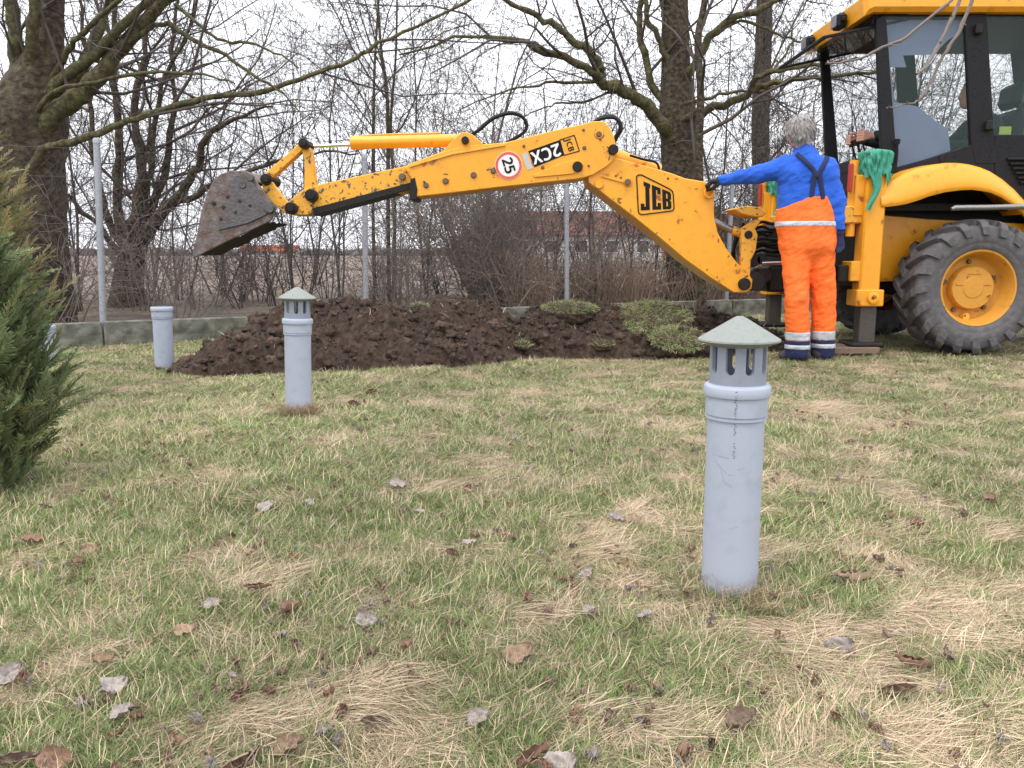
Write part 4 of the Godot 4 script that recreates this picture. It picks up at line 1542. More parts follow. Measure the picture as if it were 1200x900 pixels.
func wheel_axes(c: Vector3) -> Transform3D:
	return Transform3D(Basis(Vector3(1, 0, 0), Vector3(0, 0, 1), Vector3(0, -1, 0)), c)


func letter(b: MB, strokes: Array, quad_px: Array, near: float) -> void:
	# strokes: polygons in the unit square of the logo (u right, v down), laid on a four-sided field
	for s in strokes:
		var px := []
		for q in s:
			var t: Vector2 = Vector2(quad_px[0][0], quad_px[0][1]).lerp(Vector2(quad_px[1][0], quad_px[1][1]), q[0])
			var u: Vector2 = Vector2(quad_px[3][0], quad_px[3][1]).lerp(Vector2(quad_px[2][0], quad_px[2][1]), q[0])
			var w := t.lerp(u, q[1])
			px.append([w.x, w.y])
		b.prism(poly(px, near), -near, -near - 0.004, 0.0)


func text_part(words: String, p: Vector3, size: float, angle: float, mat: String, parent: Node3D, called := "lettering") -> void:
	var tm := TextMesh.new()
	var f := SystemFont.new()
	f.font_names = PackedStringArray(["Droid Sans"])
	f.font_weight = 700
	tm.font = f
	tm.text = words
	tm.font_size = 64
	tm.pixel_size = size / 64.0
	tm.depth = 0.003
	tm.curve_step = 1.0
	tm.material = M[mat]
	var o := MeshInstance3D.new()
	o.mesh = tm
	o.name = called
	parent.add_child(o, true)
	o.position = p - origin_of(parent)
	o.rotation.z = angle


func build_machine() -> void:
	var o := base("backhoe_loader", Vector3(3.4, 0, -6.9), "yellow backhoe loader with its arm stretched over the soil heap", "excavator")
	var b: MB
	# ---- boom
	var boom_px := [[688, 200], [708, 186], [716, 183], [740, 190], [770, 198], [787, 203], [803, 209], [827, 213], [836, 219], [837, 235], [837, 253], [841, 272], [851, 291], [863, 307], [877, 320], [882, 328], [881, 338], [875, 343], [860, 343], [832, 325], [803, 304], [771, 277], [745, 256], [720, 237], [690, 214]]
	var boom := part("boom", plate(boom_px, ARM + 0.03, 0.4, 0.006), "yellow", o)
	b = MB.new()
	for q in [[702, 216], [736, 213]]:
		pin(b, q[0], q[1], ARM + 0.012, 0.032, 0.05)
	part("washer", b, "yellow", boom)
	b = MB.new()
	pin(b, 736, 213, ARM, 0.022, 0.06)
	for q in [[722, 206], [728, 208], [783, 209]]:
		pin(b, q[0], q[1], ARM + 0.022, 0.008, 0.03, 8)
	part("bolt", b, "bolt_steel", boom)
	part("rib", plate([[706, 205], [732, 212], [733, 215], [704, 207]], ARM + 0.02, 0.02, 0.002), "yellow", boom)
	# lifting eye that the workman holds
	b = MB.new()
	var eye := at(831, 226, ARM + 0.005)
	var pts := PackedVector3Array()
	var rad := PackedFloat32Array()
	for i in 21:
		var a := TAU * i / 20.0
		pts.append(eye + Vector3(cos(a) * 0.03, sin(a) * 0.033, 0))
		rad.append(0.0105)
	b.tube(pts, rad, 8)
	part("lifting_eye", b, "yellow", boom)
	# maker's sign on the boom
	var fieldpx := [[749, 206], [788, 224], [789, 247], [750, 251]]
	b = MB.new()
	var rim_px := [[746, 207], [748, 205], [752, 205], [784, 221], [788, 224], [789, 228], [790, 244], [788, 247], [752, 251.5], [749, 250], [748, 247]]
	for i in rim_px.size():
		var p0 := at(rim_px[i][0], rim_px[i][1], ARM + 0.027)
		var p1 := at(rim_px[(i + 1) % rim_px.size()][0], rim_px[(i + 1) % rim_px.size()][1], ARM + 0.027)
		b.tube(PackedVector3Array([p0, p1]), PackedFloat32Array([0.0045, 0.0045]), 6)
	var fr := part("sign_border", b, "decal_black", boom)
	b = MB.new()
	letter(b, [[[0.13, 0.1], [0.33, 0.1], [0.33, 0.22], [0.13, 0.22]], [[0.18, 0.22], [0.30, 0.22], [0.30, 0.9], [0.18, 0.9]], [[0.03, 0.72], [0.14, 0.72], [0.14, 0.8], [0.18, 0.8], [0.18, 0.9], [0.03, 0.9]],
		[[0.38, 0.1], [0.5, 0.1], [0.5, 0.9], [0.38, 0.9]], [[0.5, 0.1], [0.64, 0.1], [0.64, 0.34], [0.54, 0.34], [0.54, 0.21], [0.5, 0.21]], [[0.5, 0.79], [0.54, 0.79], [0.54, 0.66], [0.64, 0.66], [0.64, 0.9], [0.5, 0.9]],
		[[0.69, 0.1], [0.8, 0.1], [0.8, 0.9], [0.69, 0.9]], [[0.8, 0.1], [0.92, 0.1], [0.95, 0.18], [0.95, 0.43], [0.91, 0.49], [0.95, 0.55], [0.95, 0.82], [0.92, 0.9], [0.8, 0.9], [0.8, 0.78], [0.85, 0.78], [0.85, 0.56], [0.8, 0.56], [0.8, 0.44], [0.85, 0.44], [0.85, 0.22], [0.8, 0.22]]], fieldpx, ARM + 0.0265)
	part("lettering", b, "decal_black", fr)
	# ---- dipper arm: outer sleeve, inner beam, bracket of the ram
	var sleeve_px := [[485, 231], [482, 209], [474, 197], [480, 192], [517, 178], [540, 172], [567, 169], [592, 167], [620, 160], [652, 152], [680, 146], [695, 142], [707, 142], [714, 148], [719, 158], [722, 170], [722, 182], [717, 190], [710, 196], [695, 205], [685, 208], [675, 210], [640, 213.5], [580, 220], [530, 226]]
	var dip := part("dipper_arm", plate(sleeve_px, ARM, 0.31, 0.006), "yellow", o)
	var inner_px := [[484, 191], [475, 194.5], [372, 216.5], [356, 222], [348, 227], [340, 235], [333, 241], [331, 246], [335, 250], [342, 252], [360, 252], [366, 249], [484, 222]]
	part("inner_beam", plate(inner_px, ARM + 0.03, 0.24, 0.006), "yellow_worn", dip)
	part("wear_strip", plate([[366, 244], [482, 213.5], [484, 221], [368, 252.5]], ARM + 0.018, 0.26, 0.003), "dark_steel", dip)
	part("clamp", plate([[481, 210], [486, 208], [489, 222], [488, 234], [480, 234], [480, 226]], ARM - 0.01, 0.33, 0.004), "dark_steel", dip)
	part("ram_bracket", plate([[517, 179], [527, 168], [535, 160], [541, 155], [547, 155], [553, 157], [566, 168], [560, 172], [530, 176]], ARM + 0.005, 0.05, 0.004), "yellow", dip)
	part("ram_bracket", plate([[517, 179], [527, 168], [535, 160], [541, 155], [547, 155], [553, 157], [566, 168], [560, 172], [530, 176]], ARM + 0.24, 0.05, 0.004), "yellow", dip)
	part("rib", plate([[480, 194], [530, 179], [592, 168.5], [592, 171], [530, 181.5], [480, 196.5]], ARM - 0.012, 0.02, 0.003), "yellow", dip)
	part("boss_plate", plate([[625, 205], [660, 190], [676, 187], [684, 192], [683, 199], [670, 204], [626, 208]], ARM - 0.012, 0.02, 0.004), "yellow", dip)
	for q in [[499, 217, 0.02], [522, 212, 0.022], [555, 205, 0.022], [578, 200, 0.02], [471, 207, 0.025], [497, 213, 0.008], [614, 171, 0.01], [684, 152, 0.009], [685, 173, 0.014], [636, 196, 0.012], [690, 194, 0.008]]:
		b = MB.new()
		pin(b, q[0], q[1], ARM - 0.014, q[2], 0.04, 10)
		part("bolt", b, "bolt_steel", dip)
	for q in [[677, 195, 0.037], [719, 175, 0.037], [545, 164, 0.027]]:
		b = MB.new()
		pin(b, q[0], q[1], ARM - 0.03, q[2], 0.4)
		part("pivot_pin", b, "dark_steel", dip)
	b = MB.new()
	pin(b, 702, 157, ARM - 0.008, 0.034, 0.03)
	part("washer", b, "yellow", dip)
	b = MB.new()
	pin(b, 702, 157, ARM - 0.02, 0.02, 0.05)
	part("bolt", b, "bolt_steel", dip)
	# speed disc
	var disc := at(596, 194, ARM - 0.004)
	b = MB.new()
	b.lathe(PackedVector2Array([Vector2(0.099, -0.01), Vector2(0.099, 0.0), Vector2(0.0, 0.001)]), wheel_axes(disc), 40)
	var sg := part("speed_sign", b, "decal_white", dip, "round white speed sign with red rim and the number 25")
	b = MB.new()
	b.lathe(PackedVector2Array([Vector2(0.096, 0.0005), Vector2(0.095, 0.0025), Vector2(0.078, 0.0025), Vector2(0.077, 0.0005)]), wheel_axes(disc), 40)
	part("red_rim", b, "decal_red", sg)
	text_part("25", disc + Vector3(0, 0, 0.002), 0.105, deg_to_rad(-72.0), "decal_black", sg)
	# model plate, upside down on the stretched-out arm
	part("name_plate", plate([[611, 181], [617, 178], [625, 197], [618, 199.5]], ARM - 0.003, 0.01, 0.0), "decal_grey", dip)
	var np := part("name_plate", plate([[619, 177], [656, 164], [661, 182], [626, 196]], ARM - 0.003, 0.01, 0.0), "decal_black", dip)
	text_part("2CX", at(640, 180, ARM - 0.004), 0.122, deg_to_rad(199.0), "decal_white", np)
	b = MB.new()
	var bx := [[656, 164], [673, 158.5], [679, 177], [661, 182]]
	for i in 4:
		b.tube(PackedVector3Array([at(bx[i][0], bx[i][1], ARM - 0.001), at(bx[(i + 1) % 4][0], bx[(i + 1) % 4][1], ARM - 0.001)]), PackedFloat32Array([0.004, 0.004]), 6)
	var sb := part("sign_border", b, "decal_black", dip)
	text_part("JCB", at(667.5, 170, ARM - 0.001), 0.058, deg_to_rad(-70.0), "decal_black", sb)
	# scrapes through the paint along the lower edges and round the pins
	var rng := RandomNumberGenerator.new()
	rng.seed = 55
	scrapes(dip, sleeve_px, [[489, 231], [530, 226], [580, 220], [640, 213], [690, 206]], ARM - 0.0012, 34, rng)
	scrapes(dip, inner_px, [[345, 247], [372, 240], [420, 228], [475, 214]], ARM + 0.0288, 40, rng)
	scrapes(dip, inner_px, [[356, 224], [372, 219], [420, 208], [470, 198]], ARM + 0.0288, 26, rng)
	scrapes(boom, boom_px, [[700, 219], [745, 252], [803, 300], [858, 338]], ARM + 0.0288, 46, rng)
	scrapes(boom, boom_px, [[868, 335], [876, 325], [858, 305], [843, 280]], ARM + 0.0288, 30, rng)
	scrapes(boom, boom_px, [[720, 192], [760, 202], [800, 214], [830, 235]], ARM + 0.0288, 16, rng)
	for q in [[712, 178], [677, 195], [702, 157], [578, 200], [522, 212]]:
		scrapes(dip, sleeve_px, [[q[0] - 5, q[1] - 3], [q[0] + 5, q[1] + 4]], ARM - 0.0012, 12, rng)
	# ---- bucket ram
	b = MB.new()
	var mid := ARM + 0.15
	b.rod(at(357, 172, mid), at(420, 169, mid), 0.013, 12)
	part("ram_rod", b, "chrome", o)
	b = MB.new()
	var ca := at(411, 167.5, mid)
	var cb := at(536, 164.5, mid)
	b.rod(ca, cb, 0.046, 20, 0.008)
	b.rod(ca, ca + (cb - ca).normalized() * 0.09, 0.05, 20, 0.006)
	b.rod(cb, at(546, 164, mid), 0.04, 16, 0.006)
	b.tube(PackedVector3Array([ca + Vector3(0.08, 0.05, 0), ca + Vector3(0.2, 0.058, 0), cb + Vector3(-0.12, 0.052, 0)]), PackedFloat32Array([0.008, 0.007, 0.008]), 6)
	part("ram_cylinder", b, "yellow", o)
	# ---- tipping links
	for zz in [ARM + 0.04]:
		part("tipping_lever", plate([[358, 231], [356, 222], [357, 190], [352, 172], [352, 166], [357, 164], [362, 168], [366, 190], [369, 215], [370, 228], [366, 234]], zz, 0.1, 0.005), "yellow_worn", o)
		part("tipping_link", plate([[315, 213], [307, 211], [308, 205], [345, 173], [352, 165], [358, 166], [358, 172], [352, 178], [322, 205]], zz - 0.006, 0.09, 0.005), "yellow_worn", o)
	for q in [[340, 244, 0.044, 0.36], [364, 229, 0.046, 0.3], [355, 168, 0.036, 0.2], [311, 210, 0.04, 0.26]]:
		b = MB.new()
		pin(b, q[0], q[1], ARM - 0.03, q[2], q[3])
		pin(b, q[0], q[1], ARM - 0.042, q[2] * 0.6, 0.03)
		part("pivot_pin", b, "dark_steel", o)
	# ---- bucket: side plates, curved back, hitch ears, cutting lip
	var bz := ARM - 0.09
	var bw := 0.5
	var side_px := [[287, 200], [272, 200], [258, 204], [250, 211], [245, 221], [240, 234], [235, 250], [231, 272], [227, 290], [225.5, 299], [228, 302], [262, 285], [300, 267], [317, 259], [322, 250], [324, 242], [312, 228], [303, 216], [296, 206]]
	var bucket := part("bucket", plate(side_px, bz, 0.022, 0.005), "bucket_steel", o)
	part("side_plate", plate(side_px, bz + bw - 0.022, 0.022, 0.005), "bucket_steel", bucket)
	part("wear_plate", plate([[286, 202], [275, 206], [268, 220], [262, 245], [256, 270], [290, 262], [312, 252], [314, 244], [305, 230], [296, 214]], bz - 0.012, 0.014, 0.004), "bucket_wear", bucket)
	b = MB.new()
	var shell := [[300, 213], [287, 200], [272, 200], [258, 204], [250, 211], [245, 221], [240, 234], [235, 250], [231, 272], [227, 290], [225.5, 299]]
	var inside := MB.new()
	var rows := []
	var rows2 := []
	for q in shell:
		var w := at(q[0], q[1], bz)
		var c := at(285, 245, bz)
		var w2 := w + (c - w).normalized() * 0.02
		rows.append([Vector3(w.x, w.y, -bz - 0.02), Vector3(w.x, w.y, -bz - bw + 0.02)])
		rows2.append([Vector3(w2.x, w2.y, -bz - bw + 0.02), Vector3(w2.x, w2.y, -bz - 0.02)])
	b.grid(rows)
	inside.grid(rows2)
	part("back_shell", b, "bucket_steel", bucket)
	part("inner_shell", inside, "bucket_inside", bucket)
	b = MB.new()
	for q in [[284, 218], [267, 231], [281, 236], [262, 243], [293, 241], [276, 249], [250, 238], [259, 257]]:
		pin(b, q[0], q[1], bz - 0.0135, 0.0155, 0.01, 12)  # dark proud discs, the shade inside bolt holes put into their colour
	part("hole_shade", b, "bucket_inside", bucket)
	for q in [[284, 217, 0.024, 0.02], [315, 244, 0.036, 0.03], [293, 208, 0.026, 0.02]]:
		b = MB.new()
		pin(b, q[0], q[1], bz - q[3], q[2], 0.03, 12)
		part("boss", b, "bucket_wear", bucket)
	for zz in [ARM + 0.0, ARM + 0.16]:
		part("hitch_ear", plate([[305, 206], [315, 208], [322, 218], [336, 236], [344, 240], [343, 250], [333, 250], [318, 236], [308, 222]], zz, 0.05, 0.005), "yellow_worn", bucket)
	part("mud_crust", lumpy([[230, 300], [262, 286], [300, 268], [316, 261]], bz + 0.02, bw - 0.04, 0.03), "bucket_inside", bucket)
	# ---- dipper ram under the boom's head, and hoses
	b = MB.new()
	b.rod(at(716, 181, mid), at(773, 201, mid), 0.052, 18, 0.008)
	part("dipper_ram", b, "yellow", o)
	for k in 2:
		b = MB.new()
		var hz := mid - 0.05 + k * 0.06
		hose(b, [[548 + k * 4, 160], [562, 152 - k], [578, 139 - k], [598, 133 - k], [612, 137], [617, 147], [614, 155], [602, 163], [594, 167]], hz, 0.0125)
		part("hose", b, "hose", o)
	for k in 3:
		b = MB.new()
		hose(b, [[690 + k, 146], [704, 139.5 - k], [718, 138 - k], [725 + k, 143], [726 + k, 152], [721 + k, 161], [718, 170]], mid - 0.06 + k * 0.05, 0.011)
		part("hose", b, "hose", o)
	b = MB.new()
	hose(b, [[738, 182], [755, 187], [768, 190], [772, 196], [772, 203]], mid - 0.08, 0.009)
	part("hose", b, "hose", o)
	# ---- kingpost and carriage at the boom's foot
	var kp := part("kingpost", plate([[869, 268], [876, 263], [886, 257], [892, 258], [889, 264], [885, 268], [888, 275], [886, 293], [880, 305], [879, 330], [870, 330], [869, 310]], ARM + 0.06, 0.06, 0.006), "yellow_worn", o)
	part("lower_ear", plate([[869, 268], [876, 263], [886, 257], [892, 258], [889, 264], [885, 268], [888, 275], [886, 293], [880, 305], [879, 330], [870, 330], [869, 310]], ARM + 0.24, 0.06, 0.006), "yellow_worn", kp)
	part("upper_ear", plate([[861, 245], [866, 243], [875, 241], [891, 243], [899, 249], [894, 254], [884, 254], [868, 250]], ARM + 0.03, 0.3, 0.006), "yellow_worn", kp)
	b = MB.new()
	pin(b, 877.5, 275, ARM + 0.05, 0.03, 0.3)
	pin(b, 873, 333, ARM - 0.0, 0.045, 0.36)
	pin(b, 887, 330, ARM + 0.05, 0.07, 0.2)
	pin(b, 896, 323, ARM + 0.08, 0.055, 0.2)
	pin(b, 884, 305, ARM + 0.1, 0.05, 0.2)
	pin(b, 893, 304, ARM + 0.1, 0.04, 0.2)
	part("pivot_pin", b, "dark_steel", kp)
	b = MB.new()
	var ra := at(836, 259.5, ARM + 0.14)
	var rb := at(863, 272, ARM + 0.14)
	b.rod(ra, rb, 0.026, 14)
	part("swing_ram", b, "steel_bar", kp)
	b = MB.new()
	b.rod(at(858, 269.5, ARM + 0.14), at(873, 275, ARM + 0.14), 0.032, 14)
	part("ram_eye", b, "yellow_worn", kp)
	for k in 9:
		b = MB.new()
		var ky := 262.0 + k * 4.6
		hose(b, [[884, ky + 2], [893, ky - 2 + (k % 3)], [903, ky + (k % 2) * 2], [915, ky + 1], [940, ky + 3]], ARM + 0.12 + 0.05 * (k % 4), 0.012)
		part("hose", b, "hose", o)
	for k in 3:
		b = MB.new()
		hose(b, [[872, 262], [862, 285 - k * 3], [858 + k, 305], [866, 318], [877, 322]], ARM + 0.32 + 0.03 * k, 0.013)
		part("hose", b, "hose", o)
	b = MB.new()
	b.rod(at(893, 309, ARM + 0.05), at(925, 308, ARM + 0.05), 0.014, 12)
	part("slide_rod", b, "chrome", o)
	# carriage block and the rails across the machine's back
	var xr := at(990, 300, 6.2).x
	b = MB.new()
	b.box(Vector3(xr - 0.28, 0.76, -6.4), Vector3(0.42, 0.5, 0.42), 0.02)
	b.box(Vector3(xr - 0.5, 0.58, -6.36), Vector3(0.16, 0.2, 0.34), 0.02)
	b.box(Vector3(xr - 0.5, 0.92, -6.36), Vector3(0.16, 0.12, 0.34), 0.02)
	part("carriage", b, "dark_steel", o)
	for yy in [0.62, 1.06]:
		b = MB.new()
		b.box(Vector3(xr + 0.02, yy, -7.1), Vector3(0.16, 0.13, 1.9), 0.01)
		part("rear_rail", b, "dark_steel" if yy < 1.0 else "yellow_worn", o)
	# ---- stabiliser legs
	stabiliser(o, 0.0, 6.1)
	stabiliser(o, -0.14, 7.85)
	# boards under the near leg
	for q in [[-0.05, 0.012, 0.02, 0.06], [0.02, 0.02, -0.12, -0.08]]:
		b = MB.new()
		b.box(Vector3(at(1014, 300, 6.1).x + q[0], 0.035 + q[1], -6.12 + q[2]), Vector3(0.36, 0.05, 0.15), 0.006, Basis(Vector3.UP, q[3]))
		tag(part("support_board", b, "wood_board"), "nearer worn wooden board under the stabiliser foot" if q[2] > 0 else "farther wooden board under the stabiliser foot", "board")
	# ---- chassis
	part("chassis_plate", plate([[1032, 252], [1090, 257], [1200, 262], [1330, 262], [1330, 322], [1032, 330]], 6.5, 0.06, 0.005), "yellow", o)
	b = MB.new()
	var cx := at(1034, 300, 6.5).x
	b.box(Vector3(cx + 1.25, 0.72, -7.05), Vector3(2.5, 0.46, 0.95), 0.02)
	b.box(Vector3(cx + 0.5, 0.52, -7.0), Vector3(0.22, 0.22, 1.5), 0.03)
	b.box(Vector3(cx + 2.3, 0.5, -7.0), Vector3(0.22, 0.22, 1.5), 0.03)
	part("axle_frame", b, "dark_steel", o)
	part("inner_arch", plate([[1032, 235], [1088, 226], [1125, 218], [1165, 222], [1195, 236], [1230, 262], [1330, 265], [1330, 285], [1032, 285]], 6.54, 0.05, 0.004), "black_frame", o)
	# mudguard: a skin curved over the wheel
	var top := [[1031, 222], [1040, 215.5], [1050, 210], [1062, 203], [1075, 198], [1093, 193.5], [1112, 191], [1125, 191], [1137, 192.5], [1150, 196], [1162, 201], [1176, 210], [1190, 222], [1202, 235], [1214, 252]]
	var bot := [[1032, 242.5], [1040, 242.5], [1051, 241], [1062, 239], [1075, 235], [1087, 230.5], [1106, 225.5], [1125, 223], [1138, 222.5], [1150, 224], [1160, 226], [1172, 231], [1186, 240], [1198, 250], [1208, 262]]
	b = MB.new()
	rows = []
	for i in top.size():
		var t := at(top[i][0], top[i][1], 6.12)
		var d := at(bot[i][0], bot[i][1], 6.1)
		var row := []
		row.append(Vector3(t.x, t.y + 0.012, -6.62))
		row.append(Vector3(t.x, t.y + 0.012, -6.3))
		row.append(Vector3(t.x, t.y + 0.006, -6.17))
		row.append(Vector3(t.x, t.y, -6.135))
		for k in 5:
			var f := (k + 1) / 6.0
			var w := t.lerp(d, f)
			w.z = -6.135 + 0.05 * sin(f * PI * 0.6)
			row.append(w)
		row.append(Vector3(d.x, d.y, -6.09))
		row.append(Vector3(d.x, d.y + 0.002, -6.105))
		row.append(Vector3(d.x, d.y + 0.012, -6.13))
		rows.append(row)
	b.grid(rows)
	part("mudguard", b, "yellow", o)
	b = MB.new()
	b.tube(PackedVector3Array([at(1115, 245, 6.06), at(1119, 243.5, 6.06), at(1160, 243, 6.06), at(1230, 241, 6.06), at(1290, 240, 6.06)]), PackedFloat32Array([0.014, 0.02, 0.02, 0.02, 0.018]), 12, true)
	part("grab_bar", b, "steel_bar", o)
	# ---- wheels
	var wc := at(1135, 338, 6.2)
	wc.y = 0.515
	wheel(o, Vector3(wc.x, 0.515, -6.22), 1.0)
	wheel(o, Vector3(wc.x, 0.515, -7.75), -1.0)
	wheel(o, Vector3(wc.x + 1.95, 0.515, -6.22), 1.0)
	wheel(o, Vector3(wc.x + 1.95, 0.515, -7.75), -1.0)
	# bonnet and loader arms ahead of the cab, outside the photograph
	b = MB.new()
	b.box(Vector3(wc.x + 1.85, 1.25, -7.0), Vector3(1.5, 0.62, 0.9), 0.05)
	part("bonnet", b, "yellow", o)
	build_cab(o)


func scrapes(parent: Node3D, outline: Array, along: Array, near: float, count: int, rng: RandomNumberGenerator) -> void:
	# small ragged flakes where the paint is worn to dark metal
	var b := MB.new()
	var edge := poly(outline, near)
	for i in count:
		var t := rng.randf() * (along.size() - 1.001)
		var k := int(t)
		var p := at(lerpf(along[k][0], along[k + 1][0], t - k) + rng.randfn(0, 1.5), lerpf(along[k][1], along[k + 1][1], t - k) + rng.randfn(0, 3.0), near)
		var r := 0.002 + 0.012 * pow(rng.randf(), 4.0)
		var turn := rng.randf() * TAU
		var pts := []
		var ok := true
		for q in 7:
			var a := TAU * q / 7.0
			var e := Vector2(cos(a) * r * 1.8, sin(a) * r * 0.7).rotated(turn) * rng.randf_range(0.6, 1.2)
			ok = ok and Geometry2D.is_point_in_polygon(Vector2(p.x, p.y) + e * 1.3, edge)
			pts.append(Vector3(p.x + e.x, p.y + e.y, -near))
		if ok:
			b.flat(pts, Vector3(0, 0, 1))
	if b.v.is_empty():
		return
	var o := part("paint_wear", b, "worn_metal", parent)
	o.set_meta("kind", "stuff")


func lumpy(px: Array, near: float, wide: float, amp: float) -> MB:
	# a rough crust along a line, across the bucket's mouth
	var b := MB.new()
	var rows := []
	for i in 25:
		var t := i / 24.0 * (px.size() - 1.001)
		var k := int(t)
		var p := at(lerpf(px[k][0], px[k + 1][0], t - k), lerpf(px[k][1], px[k + 1][1], t - k), near)
		var row := []
		for j in 17:
			var z := -near - wide * j / 16.0
			row.append(Vector3(p.x, p.y + amp * (0.6 * lump_noise.get_noise_2d(p.x * 8.0, z * 8.0) + 0.2), z))
		rows.append(row)
	b.grid(rows)
	return b


func hose(b: MB, px: Array, z: float, r: float) -> void:
	var ctl := []
	for q in px:
		ctl.append(at(q[0], q[1], z))
	var pts := PackedVector3Array()
	var rad := PackedFloat32Array()
	for i in ctl.size() - 1:
		for k in 5:
			pts.append(ctl[i].cubic_interpolate(ctl[i + 1], ctl[maxi(i - 1, 0)], ctl[mini(i + 2, ctl.size() - 1)], k / 5.0))
			rad.append(r)
	pts.append(ctl[ctl.size() - 1])
	rad.append(r)
	b.tube(pts, rad, 8, true)


func stabiliser(o: Node3D, dx: float, near: float) -> void:
	var x0 := at(1010, 300, 6.1).x + dx
	var x1 := at(1034, 300, 6.1).x + dx
	var leg := Node3D.new()
	leg.name = "stabiliser_leg"
	o.add_child(leg, true)
	leg.position = Vector3((x0 + x1) * 0.5, 0, -near) - o.position
	var w := x1 - x0
	var b := MB.new()
	b.box(Vector3(0, 0.99, -0.075), Vector3(w, 1.06, 0.15), 0.012)
	local("outer_tube", b, "yellow", leg)
	b = MB.new()
	b.box(Vector3(0.0, 0.44, -0.075), Vector3(w + 0.055, 0.125, 0.19), 0.008)
	local("collar", b, "yellow", leg)
	b = MB.new()
	b.lathe(PackedVector2Array([Vector2(0.045, -0.02), Vector2(0.045, 0.012), Vector2(0.04, 0.016), Vector2(0.022, 0.016), Vector2(0.02, 0.004), Vector2(0, 0.004)]), wheel_axes(Vector3(0.02, 0.44, 0.022)), 20)
	local("boss", b, "yellow", leg)
	b = MB.new()
	b.rod(Vector3(0.02, 0.44, 0.02), Vector3(0.02, 0.44, 0.032), 0.011, 8)
	b.box(Vector3(0.012, 0.24, -0.075), Vector3(w * 0.82, 0.32, 0.11), 0.006)
	local("inner_leg", b, "leg_steel", leg)
	b = MB.new()
	b.box(Vector3(0.0, 0.085, -0.09), Vector3(0.26, 0.04, 0.26), 0.015)
	local("foot_pad", b, "dark_steel", leg)
	b = MB.new()
	b.box(Vector3(-w * 0.5 - 0.03, 0.64, -0.1), Vector3(0.08, 0.15, 0.17), 0.006)
	b.box(Vector3(-w * 0.5 - 0.03, 1.2, -0.1), Vector3(0.07, 0.3, 0.12), 0.006)
	local("bracket", b, "yellow", leg)
	b = MB.new()
	b.rod(Vector3(-w * 0.5 - 0.06, 0.9, -0.1), Vector3(-w * 0.5 - 0.06, 1.46, -0.1), 0.034, 14)
	local("lift_ram", b, "yellow", leg)
	b = MB.new()
	b.box(Vector3(-w * 0.5 - 0.1, 1.33, -0.06), Vector3(0.022, 0.2, 0.05), 0.004)
	local("red_strip", b, "red_strip", leg)
	# rag tied round the head of the leg
	b = MB.new()
	var nz := noise(int(near * 10), 1.0, 3)
	var rows := []
	for j in 13:
		var t := j / 12.0
		var row := []
		for i in 72:
			var a := TAU * i / 72.0
			var c := Vector3(cos(a), 0, sin(a))
			var k := 1.0 / maxf(absf(c.x), absf(c.z)) * 0.75 + 0.28
			var q := Vector3(c.x * (w * 0.5 + 0.012) * k, 1.31 + t * 0.225, -0.075 + c.z * 0.1 * k)
			q += c * 0.024 * (nz.get_noise_3d(cos(a) * 3.0, t * 4.0, sin(a) * 3.0) + 0.4 * sin(a * 13.0 + t * 7.0) + 0.25 * sin(a * 29.0 - t * 11.0))
			if t > 0.93:
				q = Vector3(q.x * 0.3, q.y, -0.075 + (q.z + 0.075) * 0.3)
			q.y += 0.05 * nz.get_noise_2d(cos(a) * 2.0, sin(a) * 2.0 + 7.0) * (1.0 - t) * 2.0
			row.append(q)
		rows.append(row)
	b.grid(rows, true)
	var tail := []
	for j in 9:
		var t := j / 8.0
		var row := []
		for i in 5:
			row.append(Vector3(-0.045 + (i - 2) * 0.018 * (1.0 - 0.5 * t) + 0.03 * sin(t * 4.0), 1.36 - t * 0.27, 0.035 + 0.012 * sin(i * 1.7 + t * 6.0)))
		tail.append(row)
	b.grid(tail)
	local("green_rag", b, "green_cloth", leg, "green rag tied round the head of the leg")


